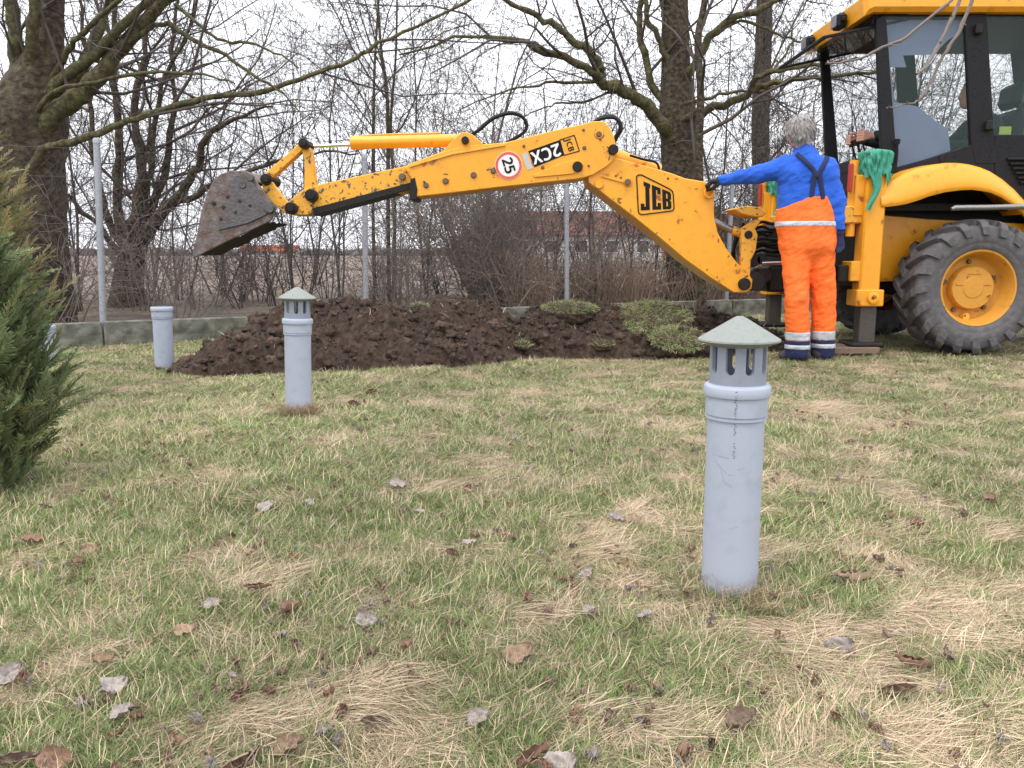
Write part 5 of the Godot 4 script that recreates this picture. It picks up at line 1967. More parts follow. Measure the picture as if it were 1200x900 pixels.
func wheel(o: Node3D, c: Vector3, out: float) -> void:
	var w := Node3D.new()
	w.name = "wheel"
	o.add_child(w, true)
	w.position = c - o.position
	w.rotation.y = 0.0 if out > 0 else PI
	var ax := Transform3D(Basis(Vector3(1, 0, 0), Vector3(0, 0, 1), Vector3(0, -1, 0)), Vector3.ZERO)
	var b := MB.new()
	b.lathe(PackedVector2Array([Vector2(0.27, -0.15), Vector2(0.3, -0.165), Vector2(0.38, -0.178), Vector2(0.44, -0.172), Vector2(0.464, -0.155), Vector2(0.472, -0.12), Vector2(0.476, 0.0), Vector2(0.472, 0.12), Vector2(0.464, 0.155), Vector2(0.44, 0.168), Vector2(0.38, 0.178), Vector2(0.345, 0.176), Vector2(0.338, 0.17), Vector2(0.33, 0.17), Vector2(0.3, 0.165), Vector2(0.285, 0.152), Vector2(0.275, 0.13)]), ax, 72, 0.4)
	for s in [-1.0, 1.0]:
		for k in 20:
			var a0: float = TAU * (k + (0.5 if s < 0 else 0.0)) / 20.0
			var path := [[0.395, 0.18, -0.01], [0.45, 0.178, 0.01], [0.488, 0.158, 0.03], [0.505, 0.135, 0.06], [0.512, 0.09, 0.12], [0.515, 0.04, 0.18], [0.515, -0.01, 0.24]]
			var rows := []
			for q in path:
				var a: float = a0 + q[2] * 1.1
				var row := []
				for e in [[-1.15, 1.0], [-0.9, 0.0], [0.9, 0.0], [1.15, 1.0]]:
					var wid := 0.062 if q[0] > 0.47 else 0.07
					var aa: float = a + e[0] * wid
					var rr: float = q[0] - (0.045 * e[1] if q[0] > 0.48 else 0.0)
					var zz: float = (q[1] + 0.016 - (0.03 * e[1] if q[0] < 0.5 else 0.0)) * s if q[1] > 0.1 else q[1] * s
					row.append(Vector3(cos(aa) * rr, sin(aa) * rr, zz))
				rows.append(row)
			for i in rows.size() - 1:
				var mid: Vector3 = (rows[i][1] + rows[i][2] + rows[i + 1][1] + rows[i + 1][2]) * 0.25
				var up := Vector3(mid.x, mid.y, 0).normalized() + Vector3(0, 0, s * (1.5 if i < 2 else 0.1))
				var tan_ := Vector3(-mid.y, mid.x, 0).normalized()
				b.flat([rows[i][1], rows[i][2], rows[i + 1][2], rows[i + 1][1]], up)
				b.flat([rows[i][0], rows[i][1], rows[i + 1][1], rows[i + 1][0]], up * 0.3 - tan_)
				b.flat([rows[i][2], rows[i][3], rows[i + 1][3], rows[i + 1][2]], up * 0.3 + tan_)
			var e0: Array = rows[0]
			b.flat([e0[0], e0[1], e0[2], e0[3]], -Vector3(e0[1].x, e0[1].y, 0))
			var e1: Array = rows[rows.size() - 1]
			b.flat([e1[0], e1[1], e1[2], e1[3]], Vector3(0, 0, -s))
	local("tyre", b, "tyre_rubber", w)
	b = MB.new()
	b.lathe(PackedVector2Array([Vector2(0.262, -0.15), Vector2(0.272, 0.12), Vector2(0.283, 0.135), Vector2(0.29, 0.15), Vector2(0.284, 0.158), Vector2(0.272, 0.154), Vector2(0.262, 0.13), Vector2(0.25, 0.1), Vector2(0.238, 0.03), Vector2(0.222, 0.012), Vector2(0.2, 0.01), Vector2(0.172, 0.012), Vector2(0.0, 0.014)]), ax, 56, 0.7)
	local("rim", b, "yellow_dusty", w)
	b = MB.new()
	b.lathe(PackedVector2Array([Vector2(0.168, 0.005), Vector2(0.164, 0.07), Vector2(0.156, 0.08), Vector2(0.08, 0.083), Vector2(0.074, 0.088), Vector2(0.0, 0.09)]), ax, 48, 0.8)
	b.box(Vector3(0.0, 0.108, 0.084), Vector3(0.1, 0.012, 0.008), 0.003)
	b.box(Vector3(0.105, 0.025, 0.084), Vector3(0.06, 0.01, 0.008), 0.003)
	b.box(Vector3(-0.105, 0.025, 0.084), Vector3(0.06, 0.01, 0.008), 0.003)
	local("hub", b, "yellow_dusty", w)
	for k in 5:
		var a := TAU * k / 5.0 + 1.65
		b = MB.new()
		b.rod(Vector3(cos(a) * 0.197, sin(a) * 0.197, 0.005), Vector3(cos(a) * 0.197, sin(a) * 0.197, 0.035), 0.018, 6)
		local("wheel_nut", b, "bolt_steel", w)
	b = MB.new()
	b.rod(Vector3(0.12, -0.06, 0.07), Vector3(0.12, -0.06, 0.094), 0.013, 8)
	b.rod(Vector3(-0.02, -0.22, 0.01), Vector3(-0.02, -0.22, 0.06), 0.03, 12)
	local("plug", b, "yellow_worn", w)


func build_cab(o: Node3D) -> void:
	var near := 6.36
	var far := 7.5
	var cab := Node3D.new()
	cab.name = "cab"
	o.add_child(cab)
	cab.position = Vector3.ZERO
	var b: MB
	# side frames: pillars and sills, near and far
	var rear := [[1027, 22], [1038.5, 16], [1052, 198], [1045, 218], [1036, 226], [1032, 160]]
	var mid := [[1130, 9], [1156, 6], [1168, 192], [1143, 192], [1138, 168]]
	var sill_a := [[1034, 232], [1045, 216], [1051, 196], [1100, 182.5], [1105, 200], [1080, 208], [1055, 218]]
	var sill_b := [[1100, 182.5], [1141, 169], [1166, 158], [1166, 215], [1135, 206], [1105, 200]]
	var sill_c := [[1166, 158], [1330, 156], [1330, 290], [1240, 290], [1205, 258], [1180, 232], [1166, 215]]
	var head := [[1024, 14], [1330, 0], [1330, 8], [1157, 9], [1129, 11], [1038, 18], [1024, 27]]
	for z in [near, far - 0.05]:
		for q in [["pillar", rear], ["pillar", mid], ["sill_panel", sill_a], ["sill_panel", sill_b], ["sill_panel", sill_c], ["header", head], ["pillar", [[1290, 0], [1310, 0], [1330, 160], [1305, 160]]]]:
			b = MB.new()
			var set_back: float = {"pillar": 0.0, "sill_panel": 0.004, "header": 0.008}[q[0]]
			b.prism(poly(q[1], near), -z - set_back, -z - 0.04 - set_back, 0.006)
			part(q[0], b, "black_frame", cab)
	# glass
	var pane_px := [[1038, 17], [1130, 10], [1140, 170], [1051, 198]]
	b = MB.new()
	b.prism(poly(pane_px, near), -near - 0.02, -near - 0.026, 0.0)
	part("side_window", b, "window_glass", cab)
	b = MB.new()
	b.prism(poly([[1157, 8], [1300, 4], [1310, 160], [1165, 160]], near), -near - 0.02, -near - 0.026, 0.0)
	part("door_window", b, "window_glass", cab)
	b = MB.new()
	b.prism(poly(pane_px, near), -far + 0.02, -far + 0.014, 0.0)
	part("side_window", b, "window_glass", cab)
	# added sheet with the sky reflection painted in, behind the near side window
	var reflection_px := [
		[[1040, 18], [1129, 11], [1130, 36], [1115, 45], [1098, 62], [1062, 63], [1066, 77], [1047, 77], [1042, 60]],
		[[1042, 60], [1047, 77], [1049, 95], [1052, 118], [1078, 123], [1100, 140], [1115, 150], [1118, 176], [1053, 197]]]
	for f in reflection_px:
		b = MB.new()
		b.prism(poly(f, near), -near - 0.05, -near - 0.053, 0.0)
		part("painted_reflection", b, "reflection_sheet", cab, "pale blue-grey sheet added as painted sky reflection inside the cab window")
	# roof with a visor to the rear and two work lamps
	var ra := at(1018, 24, near - 0.06)
	var rl := at(1022, 13, near - 0.06)
	b = MB.new()
	var side := PackedVector2Array()
	for q in [[-0.05, -0.03], [0.02, 0.0], [2.1, 0.0], [2.12, 0.1], [1.9, 0.19], [0.3, 0.21], [0.02, 0.17], [-0.07, 0.1]]:
		side.append(Vector2(rl.x + q[0], rl.y + q[1]))
	b.prism(side, -near + 0.07, -far - 0.04, 0.03)
	part("roof", b, "yellow", cab)
	b = MB.new()
	b.box(Vector3(rl.x + 1.05, rl.y - 0.015, -(near + far) * 0.5), Vector3(2.0, 0.03, far - near - 0.06), 0.005)
	part("headliner", b, "black_frame", cab)
	for z in [6.66, 7.32]:
		var lamp := Node3D.new()
		lamp.name = "work_lamp"
		cab.add_child(lamp, true)
		var c := Vector3(rl.x - 0.1, rl.y + 0.02, -z)
		b = MB.new()
		b.box(c, Vector3(0.08, 0.11, 0.13), 0.018)
		b.box(c + Vector3(0.05, 0.06, 0.0), Vector3(0.08, 0.02, 0.03), 0.004)
		b.box(c + Vector3(0.0, 0.0, 0.085), Vector3(0.03, 0.03, 0.04), 0.004)
		part("housing", b, "black_frame", lamp)
		b = MB.new()
		b.box(c + Vector3(-0.042, 0, 0), Vector3(0.008, 0.09, 0.11), 0.003)
		part("lens", b, "lamp_glass", lamp)
	# rear end: far pillar, sill and the pane swung up under the roof
	var pr := at(1031, 120, near)
	b = MB.new()
	b.box(Vector3(pr.x + 0.02, 1.48, -(near + far) * 0.5), Vector3(0.07, 0.1, far - near), 0.01)
	part("rear_sill", b, "black_frame", cab)
	b = MB.new()
	b.box(Vector3(pr.x + 0.01, 1.0, -(near + far) * 0.5), Vector3(0.04, 0.9, far - near - 0.02), 0.01)
	part("rear_panel", b, "black_frame", cab)
	b = MB.new()
	var tilt := Basis(Vector3(0, 0, 1), 0.2)
	b.box(Vector3(pr.x - 0.12, rl.y - 0.09, -(near + far) * 0.5), Vector3(0.62, 0.006, far - near - 0.12), 0.0, tilt)
	part("raised_rear_window", b, "window_glass", cab)
	b = MB.new()
	for z in [near + 0.06, far - 0.06]:
		b.box(Vector3(pr.x - 0.12, rl.y - 0.09, -z), Vector3(0.64, 0.02, 0.035), 0.004, tilt)
	b.box(Vector3(pr.x - 0.12, rl.y - 0.09, -(near + far) * 0.5) + tilt * Vector3(-0.31, 0, 0), Vector3(0.035, 0.022, far - near - 0.1), 0.004, tilt)
	part("window_frame", b, "black_frame", cab)
	# hinges, door handle, louvres, mirror stalk
	b = MB.new()
	for q in [[1147, 34], [1159, 147]]:
		var c := at(q[0], q[1], near - 0.02)
		b.box(c, Vector3(0.055, 0.075, 0.045), 0.01)
	part("hinge", b, "dark_steel", cab)
	for k in 6:
		var c := at(1196 + k * 3, 186 + k * 5.5, near - 0.012)
		b = MB.new()
		b.box(c, Vector3(0.2, 0.014, 0.03), 0.003, Basis(Vector3(1, 0, 0), 0.5))
		part("louvre", b, "dark_steel", cab)
	b = MB.new()
	hose(b, [[1032, 216], [1041, 206], [1049, 195], [1051, 180], [1051, 168]], near - 0.03, 0.011)
	b.rod(at(1051, 169, near - 0.03), at(1052, 163, near - 0.03), 0.02, 12)
	part("control_lever", b, "hose", cab)
	b = MB.new()
	var lc := at(1178, 153, near + 0.04)
	b.box(lc, Vector3(0.09, 0.06, 0.004), 0.0)
	part("sticker", b, "lime_sticker", cab)
	# inside: seat, steering column, control pedestal
	b = MB.new()
	var sc := at(1140, 150, 6.95)
	b.box(Vector3(sc.x, 1.3, -6.93), Vector3(0.46, 0.12, 0.48), 0.04)
	b.box(Vector3(sc.x + 0.24, 1.62, -6.93), Vector3(0.13, 0.62, 0.46), 0.05, Basis(Vector3(0, 0, 1), -0.12))
	b.box(Vector3(sc.x + 0.29, 2.05, -6.93), Vector3(0.1, 0.2, 0.28), 0.04, Basis(Vector3(0, 0, 1), -0.12))
	b.box(Vector3(sc.x, 1.05, -6.93), Vector3(0.3, 0.4, 0.34), 0.02)
	part("seat", b, "seat_vinyl", cab)
	b = MB.new()
	b.box(Vector3(pr.x + 0.14, 1.3, -6.93), Vector3(0.16, 0.5, 0.34), 0.02)
	for k in 3:
		b.rod(Vector3(pr.x + 0.14, 1.5, -6.82 - k * 0.1), Vector3(pr.x + 0.08, 1.68, -6.82 - k * 0.1), 0.009, 8)
		b.rod(Vector3(pr.x + 0.085, 1.66, -6.82 - k * 0.1), Vector3(pr.x + 0.07, 1.71, -6.82 - k * 0.1), 0.02, 10)
	part("control_pedestal", b, "dark_steel", cab)
	b = MB.new()
	b.box(Vector3(rl.x + 1.05, 1.13, -(near + far) * 0.5), Vector3(1.9, 0.06, far - near - 0.12), 0.005)
	part("cab_floor", b, "dark_steel", cab)
	b = MB.new()
	b.rod(Vector3(sc.x + 1.0, 1.0, -6.93), Vector3(sc.x + 0.85, 1.55, -6.93), 0.03, 10)
	var pts := PackedVector3Array()
	var rad := PackedFloat32Array()
	for i in 25:
		var a := TAU * i / 24.0
		pts.append(Vector3(sc.x + 0.85, 1.57, -6.93) + Vector3(cos(a) * 0.18 * 0.9, cos(a) * 0.18 * 0.4, sin(a) * 0.18))
		rad.append(0.013)
	b.tube(pts, rad, 8)
	part("steering_wheel", b, "seat_vinyl", cab)


# ---------------------------------------------------------------- bodies: tapered bones joined smoothly, meshed as surface nets
func bone_field(bones: Array, p: Vector3, k: float) -> float:
	var d := 1.0
	for q in bones:
		var ab: Vector3 = q[1] - q[0]
		var t := clampf((p - q[0]).dot(ab) / maxf(ab.length_squared(), 1e-9), 0.0, 1.0)
		var e: float = (p - q[0] - ab * t).length() - lerpf(q[2], q[3], t)
		var h := maxf(k - absf(d - e), 0.0) / k
		d = minf(d, e) - h * h * k * 0.25
	return d


func net(b: MB, bones: Array, cell: float, k: float, planes := [], grow_by := 0.0, wrinkle := 0.0, wrinkle_freq := Vector3.ONE, seed_ := 1) -> void:
	# planes: [point, normal]; what lies on the normal's side is cut away
	var lo := Vector3.ONE * 1e6
	var hi := -lo
	for q in bones:
		for i in 2:
			var r: float = q[2 + i] + grow_by + cell * 3.0 + absf(wrinkle)
			lo = lo.min(q[i] - Vector3.ONE * r)
			hi = hi.max(q[i] + Vector3.ONE * r)
	var n := Vector3i(((hi - lo) / cell).ceil()) + Vector3i.ONE * 2
	var f := PackedFloat32Array()
	f.resize(n.x * n.y * n.z)
	f.fill(1.0)
	var sy := n.x
	var sz := n.x * n.y
	for q in bones:
		var a: Vector3 = q[0]
		var ab: Vector3 = q[1] - q[0]
		var ra: float = q[2] + grow_by
		var rb: float = q[3] + grow_by
		var reach := maxf(ra, rb) + k + cell * 2.5
		var inv := 1.0 / maxf(ab.length_squared(), 1e-9)
		var i0 := Vector3i(((a.min(q[1]) - Vector3.ONE * reach - lo) / cell).floor()).max(Vector3i.ZERO)
		var i1 := Vector3i(((a.max(q[1]) + Vector3.ONE * reach - lo) / cell).ceil()).min(n - Vector3i.ONE)
		for z in range(i0.z, i1.z + 1):
			for y in range(i0.y, i1.y + 1):
				var at_ := z * sz + y * sy
				for x in range(i0.x, i1.x + 1):
					var p := lo + Vector3(x, y, z) * cell - a
					var t := clampf(p.dot(ab) * inv, 0.0, 1.0)
					var e := (p - ab * t).length() - (ra + (rb - ra) * t)
					var d := f[at_ + x]
					var h := k - absf(d - e)
					f[at_ + x] = minf(d, e) - (h * h / k * 0.25 if h > 0.0 else 0.0)
	if wrinkle > 0.0 or planes.size() > 0:
		var nz := noise(seed_, 1.0, 3)
		for z in n.z:
			for y in n.y:
				for x in n.x:
					var i := z * sz + y * sy + x
					if f[i] > 0.12:
						continue
					var p := lo + Vector3(x, y, z) * cell
					if wrinkle > 0.0 and f[i] > -0.05:
						f[i] += wrinkle * (nz.get_noise_3dv(p * wrinkle_freq) + 0.9 * (absf(nz.get_noise_3dv(Vector3(p.x + p.y * 0.7, p.y - p.x * 0.5, p.z) * Vector3(4.5, 11.0, 4.5) + Vector3(5, 5, 5))) - 0.2))
					for c in planes:
						f[i] = maxf(f[i], (p - c[0]).dot(c[1]))
	# one vertex in each crossed cell
	var where := {}
	for z in range(1, n.z - 2):
		for y in range(1, n.y - 2):
			for x in range(1, n.x - 2):
				var i := z * sz + y * sy + x
				var c0 := f[i]
				if c0 > cell * 4.0 or c0 < -cell * 4.0:
					continue
				var m := 0
				var v := [c0, f[i + 1], f[i + sy], f[i + sy + 1], f[i + sz], f[i + sz + 1], f[i + sz + sy], f[i + sz + sy + 1]]
				for q in 8:
					if v[q] < 0.0:
						m |= 1 << q
				if m == 0 or m == 255:
					continue
				var s := Vector3.ZERO
				var cnt := 0
				for e in [[0, 1], [2, 3], [4, 5], [6, 7], [0, 2], [1, 3], [4, 6], [5, 7], [0, 4], [1, 5], [2, 6], [3, 7]]:
					var va: float = v[e[0]]
					var vb: float = v[e[1]]
					if (va < 0.0) != (vb < 0.0):
						var t := va / (va - vb)
						var pa := Vector3(e[0] & 1, (e[0] >> 1) & 1, e[0] >> 2)
						var pb := Vector3(e[1] & 1, (e[1] >> 1) & 1, e[1] >> 2)
						s += pa.lerp(pb, t)
						cnt += 1
				s /= cnt
				var g := Vector3(v[1] + v[3] + v[5] + v[7] - v[0] - v[2] - v[4] - v[6], v[2] + v[3] + v[6] + v[7] - v[0] - v[1] - v[4] - v[5], v[4] + v[5] + v[6] + v[7] - v[0] - v[1] - v[2] - v[3])
				where[i] = b.vert(lo + (Vector3(x, y, z) + s) * cell, g.normalized())
	var step := [1, sy, sz]
	for i in where:
		for ax in 3:
			var s1: int = step[(ax + 1) % 3]
			var s2: int = step[(ax + 2) % 3]
			var j: int = i + step[ax]
			if (f[i] < 0.0) == (f[j] < 0.0):
				continue
			if not (where.has(i - s1) and where.has(i - s2) and where.has(i - s1 - s2)):
				continue
			var w := [where[i], where[i - s1], where[i - s1 - s2], where[i - s2]]
			if f[i] < 0.0:
				b.idx.append_array([w[0], w[3], w[2], w[0], w[2], w[1]])
			else:
				b.idx.append_array([w[0], w[1], w[2], w[0], w[2], w[3]])


func on_surface(bones: Array, k: float, px: float, py: float, from: float, lift: float) -> Vector3:
	# where the line of sight through that point first meets the body
	var d := from
	for i in 90:
		var p := at(px, py, d)
		var e := bone_field(bones, p, k)
		if e < lift:
			return p
		d += maxf((e - lift) * 0.7, 0.0008)
	return at(px, py, d)


func ribbon(bones: Array, k: float, px: Array, half: float, from: float) -> MB:
	var b := MB.new()
	var rows := []
	var under := []
	var m := (px.size() - 1) * 8
	for i in m + 1:
		var t := i / float(m) * (px.size() - 1.001)
		var j := int(t)
		var a := Vector2(px[j][0], px[j][1])
		var e := Vector2(px[j + 1][0], px[j + 1][1])
		var c := a.lerp(e, t - j)
		var n := (e - a).normalized().orthogonal() * half
		var row := []
		var urow := []
		for s in 5:
			var q := c + n * (s / 2.0 - 1.0)
			row.append(on_surface(bones, k, q.x, q.y, from, 0.014 if s > 0 and s < 4 else 0.008))
		rows.append(row)
	b.grid(rows)
	# the grid's faces must look at the camera
	if b.n[0].z < 0.0:
		for i in b.n.size():
			b.n[i] = -b.n[i]
		for i in range(0, b.idx.size(), 3):
			var q := b.idx[i + 1]
			b.idx[i + 1] = b.idx[i + 2]
			b.idx[i + 2] = q
	return b


func build_workman() -> void:
	var o := base("person", Vector3(at(948, 420, 5.78).x, 0, -5.78), "grey-haired person in blue fleece and orange hi-vis bib overalls holding the boom", "person")
	var torso := [
		[at(925, 204, 5.80), at(964, 205, 5.77), 0.094, 0.094], [at(922, 195, 5.80), at(968, 196, 5.77), 0.066, 0.066], [at(928, 206, 5.79), at(929, 262, 5.78), 0.098, 0.1], [at(963, 206, 5.77), at(963, 262, 5.77), 0.094, 0.1],
		[at(945, 198, 5.80), at(946, 264, 5.78), 0.118, 0.12], [at(943, 184, 5.80), at(942, 195, 5.80), 0.075, 0.1]]
	var arm_l := [[at(922, 195, 5.80), at(884, 205, 5.84), 0.07, 0.06], [at(884, 205, 5.84), at(848, 211.5, 5.93), 0.058, 0.043]]
	var arm_r := [[at(969, 197, 5.77), at(980, 236, 5.73), 0.066, 0.055], [at(980, 236, 5.73), at(984, 269, 5.70), 0.055, 0.042]]
	var collar := [[at(942, 184, 5.80), at(941, 168, 5.80), 0.066, 0.06]]
	# body: head, neck, trunk and limbs under the clothes, in one surface
	var skull := [
		[at(938, 150.5, 5.80), at(937, 154, 5.83), 0.083, 0.083], [at(937, 158, 5.84), at(934, 165, 5.88), 0.068, 0.052], [at(940, 160, 5.80), at(942, 182, 5.80), 0.056, 0.06],
		[at(932, 158, 5.915), at(931, 161, 5.925), 0.012, 0.014], [at(934, 153, 5.90), at(930, 153, 5.89), 0.016, 0.016], [at(932.5, 165.5, 5.91), at(931, 165.5, 5.905), 0.014, 0.012],
		[at(924, 156, 5.84), at(924, 161, 5.84), 0.014, 0.009], [at(952.5, 156, 5.82), at(952, 161, 5.82), 0.014, 0.009]]
	var legs := [
		[at(934, 285, 5.78), at(960, 285, 5.77), 0.108, 0.106], [at(933, 296, 5.77), at(933.5, 350, 5.735), 0.09, 0.07], [at(933.5, 350, 5.735), at(935, 414, 5.765), 0.069, 0.072],
		[at(961, 296, 5.77), at(965, 350, 5.79), 0.09, 0.07], [at(965, 350, 5.79), at(964.5, 412, 5.83), 0.069, 0.072], [at(930, 262, 5.78), at(934, 285, 5.78), 0.102, 0.105], [at(963, 262, 5.77), at(960, 285, 5.77), 0.1, 0.105], [at(946, 262, 5.78), at(947, 285, 5.775), 0.125, 0.125]]
	var hand_l := hand_bones(at(848, 211.5, 5.93), at(838, 212.5, 5.945), [[at(833, 213, 5.92), at(829.5, 217.5, 5.925), at(830, 222.5, 5.94)], [at(832, 213, 5.94), at(828, 217.5, 5.945), at(829, 223.5, 5.955)], [at(832.5, 213, 5.96), at(828.5, 217.5, 5.962), at(830, 223, 5.972)], [at(834, 213.5, 5.978), at(830.5, 217.5, 5.985), at(831.5, 221.5, 5.99)]], [at(841, 216.5, 5.925), at(836, 220.5, 5.935), at(832, 222.5, 5.945)])
	var hand_r := hand_bones(at(984, 269, 5.70), at(984, 279, 5.69), [[at(981, 286, 5.70), at(979.5, 291, 5.695), at(979.5, 294, 5.685)], [at(983, 287, 5.685), at(982, 292.5, 5.68), at(982, 296, 5.67)], [at(985.5, 287, 5.68), at(985, 292, 5.675), at(984.5, 295, 5.665)], [at(988, 285.5, 5.685), at(988, 289.5, 5.68), at(987.5, 292, 5.672)]], [at(979.5, 276, 5.715), at(976.5, 281, 5.72), at(977, 285.5, 5.715)])
	var thin := func(list: Array, by: float) -> Array:
		return list.map(func(q): return [q[0], q[1], maxf(q[2] - by, 0.02), maxf(q[3] - by, 0.02)])
	var body := MB.new()
	net(body, thin.call(torso, 0.02) + thin.call(arm_l, 0.015) + thin.call(arm_r, 0.015) + thin.call(legs, 0.025) + skull, 0.011, 0.03)
	part("body", body, "skin", o)
	# hair: a shaggy cap over the skull down to the nape
	var hair := MB.new()
	net(hair, [[at(938.5, 150, 5.795), at(938, 153, 5.83), 0.094, 0.092], [at(939, 160, 5.775), at(940.5, 168, 5.775), 0.058, 0.036], [at(924, 152, 5.83), at(925, 160, 5.83), 0.02, 0.014], [at(952.5, 152, 5.81), at(952, 160, 5.81), 0.02, 0.014]], 0.006, 0.03,
		[[at(930, 150, 5.87), Vector3(-0.35, -0.5, -0.8).normalized()]], 0.0, 0.009, Vector3(60, 14, 60), 3)
	var hp := part("hair", hair, "grey_hair", o)
	var locks := MB.new()
	var rng := RandomNumberGenerator.new()
	rng.seed = 8
	for i in 1500:
		var k := rng.randi() % hair.v.size()
		var nn := hair.n[k]
		var down := (Vector3(rng.randfn(0, 0.35), -1.0, rng.randfn(0, 0.35)) - nn * nn.dot(Vector3.DOWN)).normalized()
		var w := down.cross(nn).normalized() * rng.randf_range(0.0012, 0.0026)
		var p := hair.v[k] + nn * 0.001
		var q := p + down * rng.randf_range(0.012, 0.026) + nn * rng.randf_range(0.003, 0.009)
		var e := q + down * rng.randf_range(0.008, 0.02) - nn * 0.002
		locks.col = Color(1, 1, 1) * rng.randf_range(0.45, 1.5)
		locks.flat([p - w, p + w, q + w, q - w], nn)
		locks.flat([q - w, q + w, e], nn)
	var lo := part("locks", locks, "grey_hair", hp)
	lo.set_meta("kind", "stuff")
	# blue fleece
	var fleece := torso + arm_l + arm_r + collar
	var fl := MB.new()
	net(fl, fleece, 0.009, 0.035, [[at(945, 270, 5.78), Vector3.DOWN], [at(941, 166.5, 5.8), Vector3(0.05, 1, 0.12).normalized()]], 0.0, 0.012, Vector3(8, 6, 8), 5)
	part("fleece", fl, "fleece", o)
	# orange overalls with the sloping back bib
	var over := legs + [torso[2], torso[3], torso[4]]
	var bib := [[at(955, 230, 5.7), Vector3.UP], [at(932, 237.5, 5.7), Vector3(-0.39, 0.92, 0).normalized()], [at(972, 241, 5.7), Vector3(0.88, 0.47, 0).normalized()]]
	var ov := MB.new()
	net(ov, over, 0.009, 0.022, bib + [[at(940, 399, 5.77), Vector3.DOWN]], 0.012, 0.0105, Vector3(10, 4.5, 10), 8)
	var ovp := part("overalls", ov, "orange_cloth", o)
	# reflective belt and leg bands, navy cuffs
	var band := func(y0: float, y1: float, bones: Array, by: float, mat: String, called: String) -> void:
		var m := MB.new()
		net(m, bones, 0.009, 0.022, [[at(945, y0, 5.77), Vector3.UP], [at(945, y1, 5.77), Vector3.DOWN]], by - 0.001, 0.0105, Vector3(10, 4.5, 10), 8)
		part(called, m, mat, ovp)
	band.call(259.5, 266, over, 0.017, "reflective", "reflective_belt")
	for side in [[legs[2]], [legs[4]]]:
		band.call(388, 398.5, side, 0.016, "reflective", "reflective_band")
		band.call(398.5, 419.5, side, 0.0135, "navy_cloth", "cuff")
		band.call(403, 408.5, side, 0.0175, "reflective", "reflective_band")
	# knee pad on the front of the leg, seen at its edge
	var kn := MB.new()
	net(kn, [[at(924.5, 341, 5.79), at(925.5, 367, 5.79), 0.036, 0.036]], 0.008, 0.02, [], 0.0)
	part("knee_pad", kn, "navy_cloth", ovp)
	# braces
	for s in [[[951, 233], [953, 215], [955, 202]], [[965, 233], [962, 215], [960, 202]], [[957, 206], [952, 197], [942, 187], [933, 180]], [[958, 206], [964, 196], [968, 188], [970, 183]], [[953, 206], [962, 206]]]:
		part("brace", ribbon(fleece, 0.035, s, 2.9, 5.45), "navy_cloth", ovp)
	var gl := MB.new()
	net(gl, hand_l, 0.0042, 0.008)
	part("glove", gl, "glove", o)
	gl = MB.new()
	net(gl, hand_r, 0.0042, 0.008)
	part("glove", gl, "navy_cloth", o)
	for s in [[at(939, 416, 5.745), at(928, 418.5, 5.80), at(918, 420.5, 5.84)], [at(962, 414.5, 5.81), at(967, 416, 5.87), at(971, 418, 5.93)]]:
		for i in 3:
			s[i].y = maxf(s[i].y, [0.055, 0.05, 0.036][i])
		var sh := MB.new()
		net(sh, [[s[0], s[1], 0.05, 0.046], [s[1], s[2], 0.046, 0.036], [s[0] + Vector3(0, 0.05, 0), s[0], 0.05, 0.05]], 0.007, 0.03, [[Vector3(0, 0.004, 0), Vector3.DOWN]])
		part("shoe", sh, "boot", o)
	var ey := MB.new()
	for q in [at(929, 154.5, 5.905), at(936, 154.5, 5.912)]:
		ey.lathe(PackedVector2Array([Vector2(0.0, -0.011), Vector2(0.008, -0.008), Vector2(0.011, 0.0), Vector2(0.008, 0.008), Vector2(0, 0.011)]), Transform3D(Basis(), q), 10, 0.3)
	part("eyes", ey, "eye_white", o)


func hand_bones(wrist: Vector3, palm: Vector3, fingers: Array, thumb: Array) -> Array:
	var out := [[wrist, wrist.lerp(palm, 0.4), 0.034, 0.03]]
	for f in fingers:
		out.append([wrist.lerp(palm, 0.3), f[0].lerp(palm, 0.15), 0.019, 0.0135])
		out.append([f[0], f[1], 0.0108, 0.0098])
		out.append([f[1], f[2], 0.0098, 0.0088])
	out.append([wrist.lerp(palm, 0.45), thumb[0], 0.018, 0.013])
	out.append([thumb[0], thumb[1], 0.012, 0.0108])
	out.append([thumb[1], thumb[2], 0.0108, 0.0095])
	return out


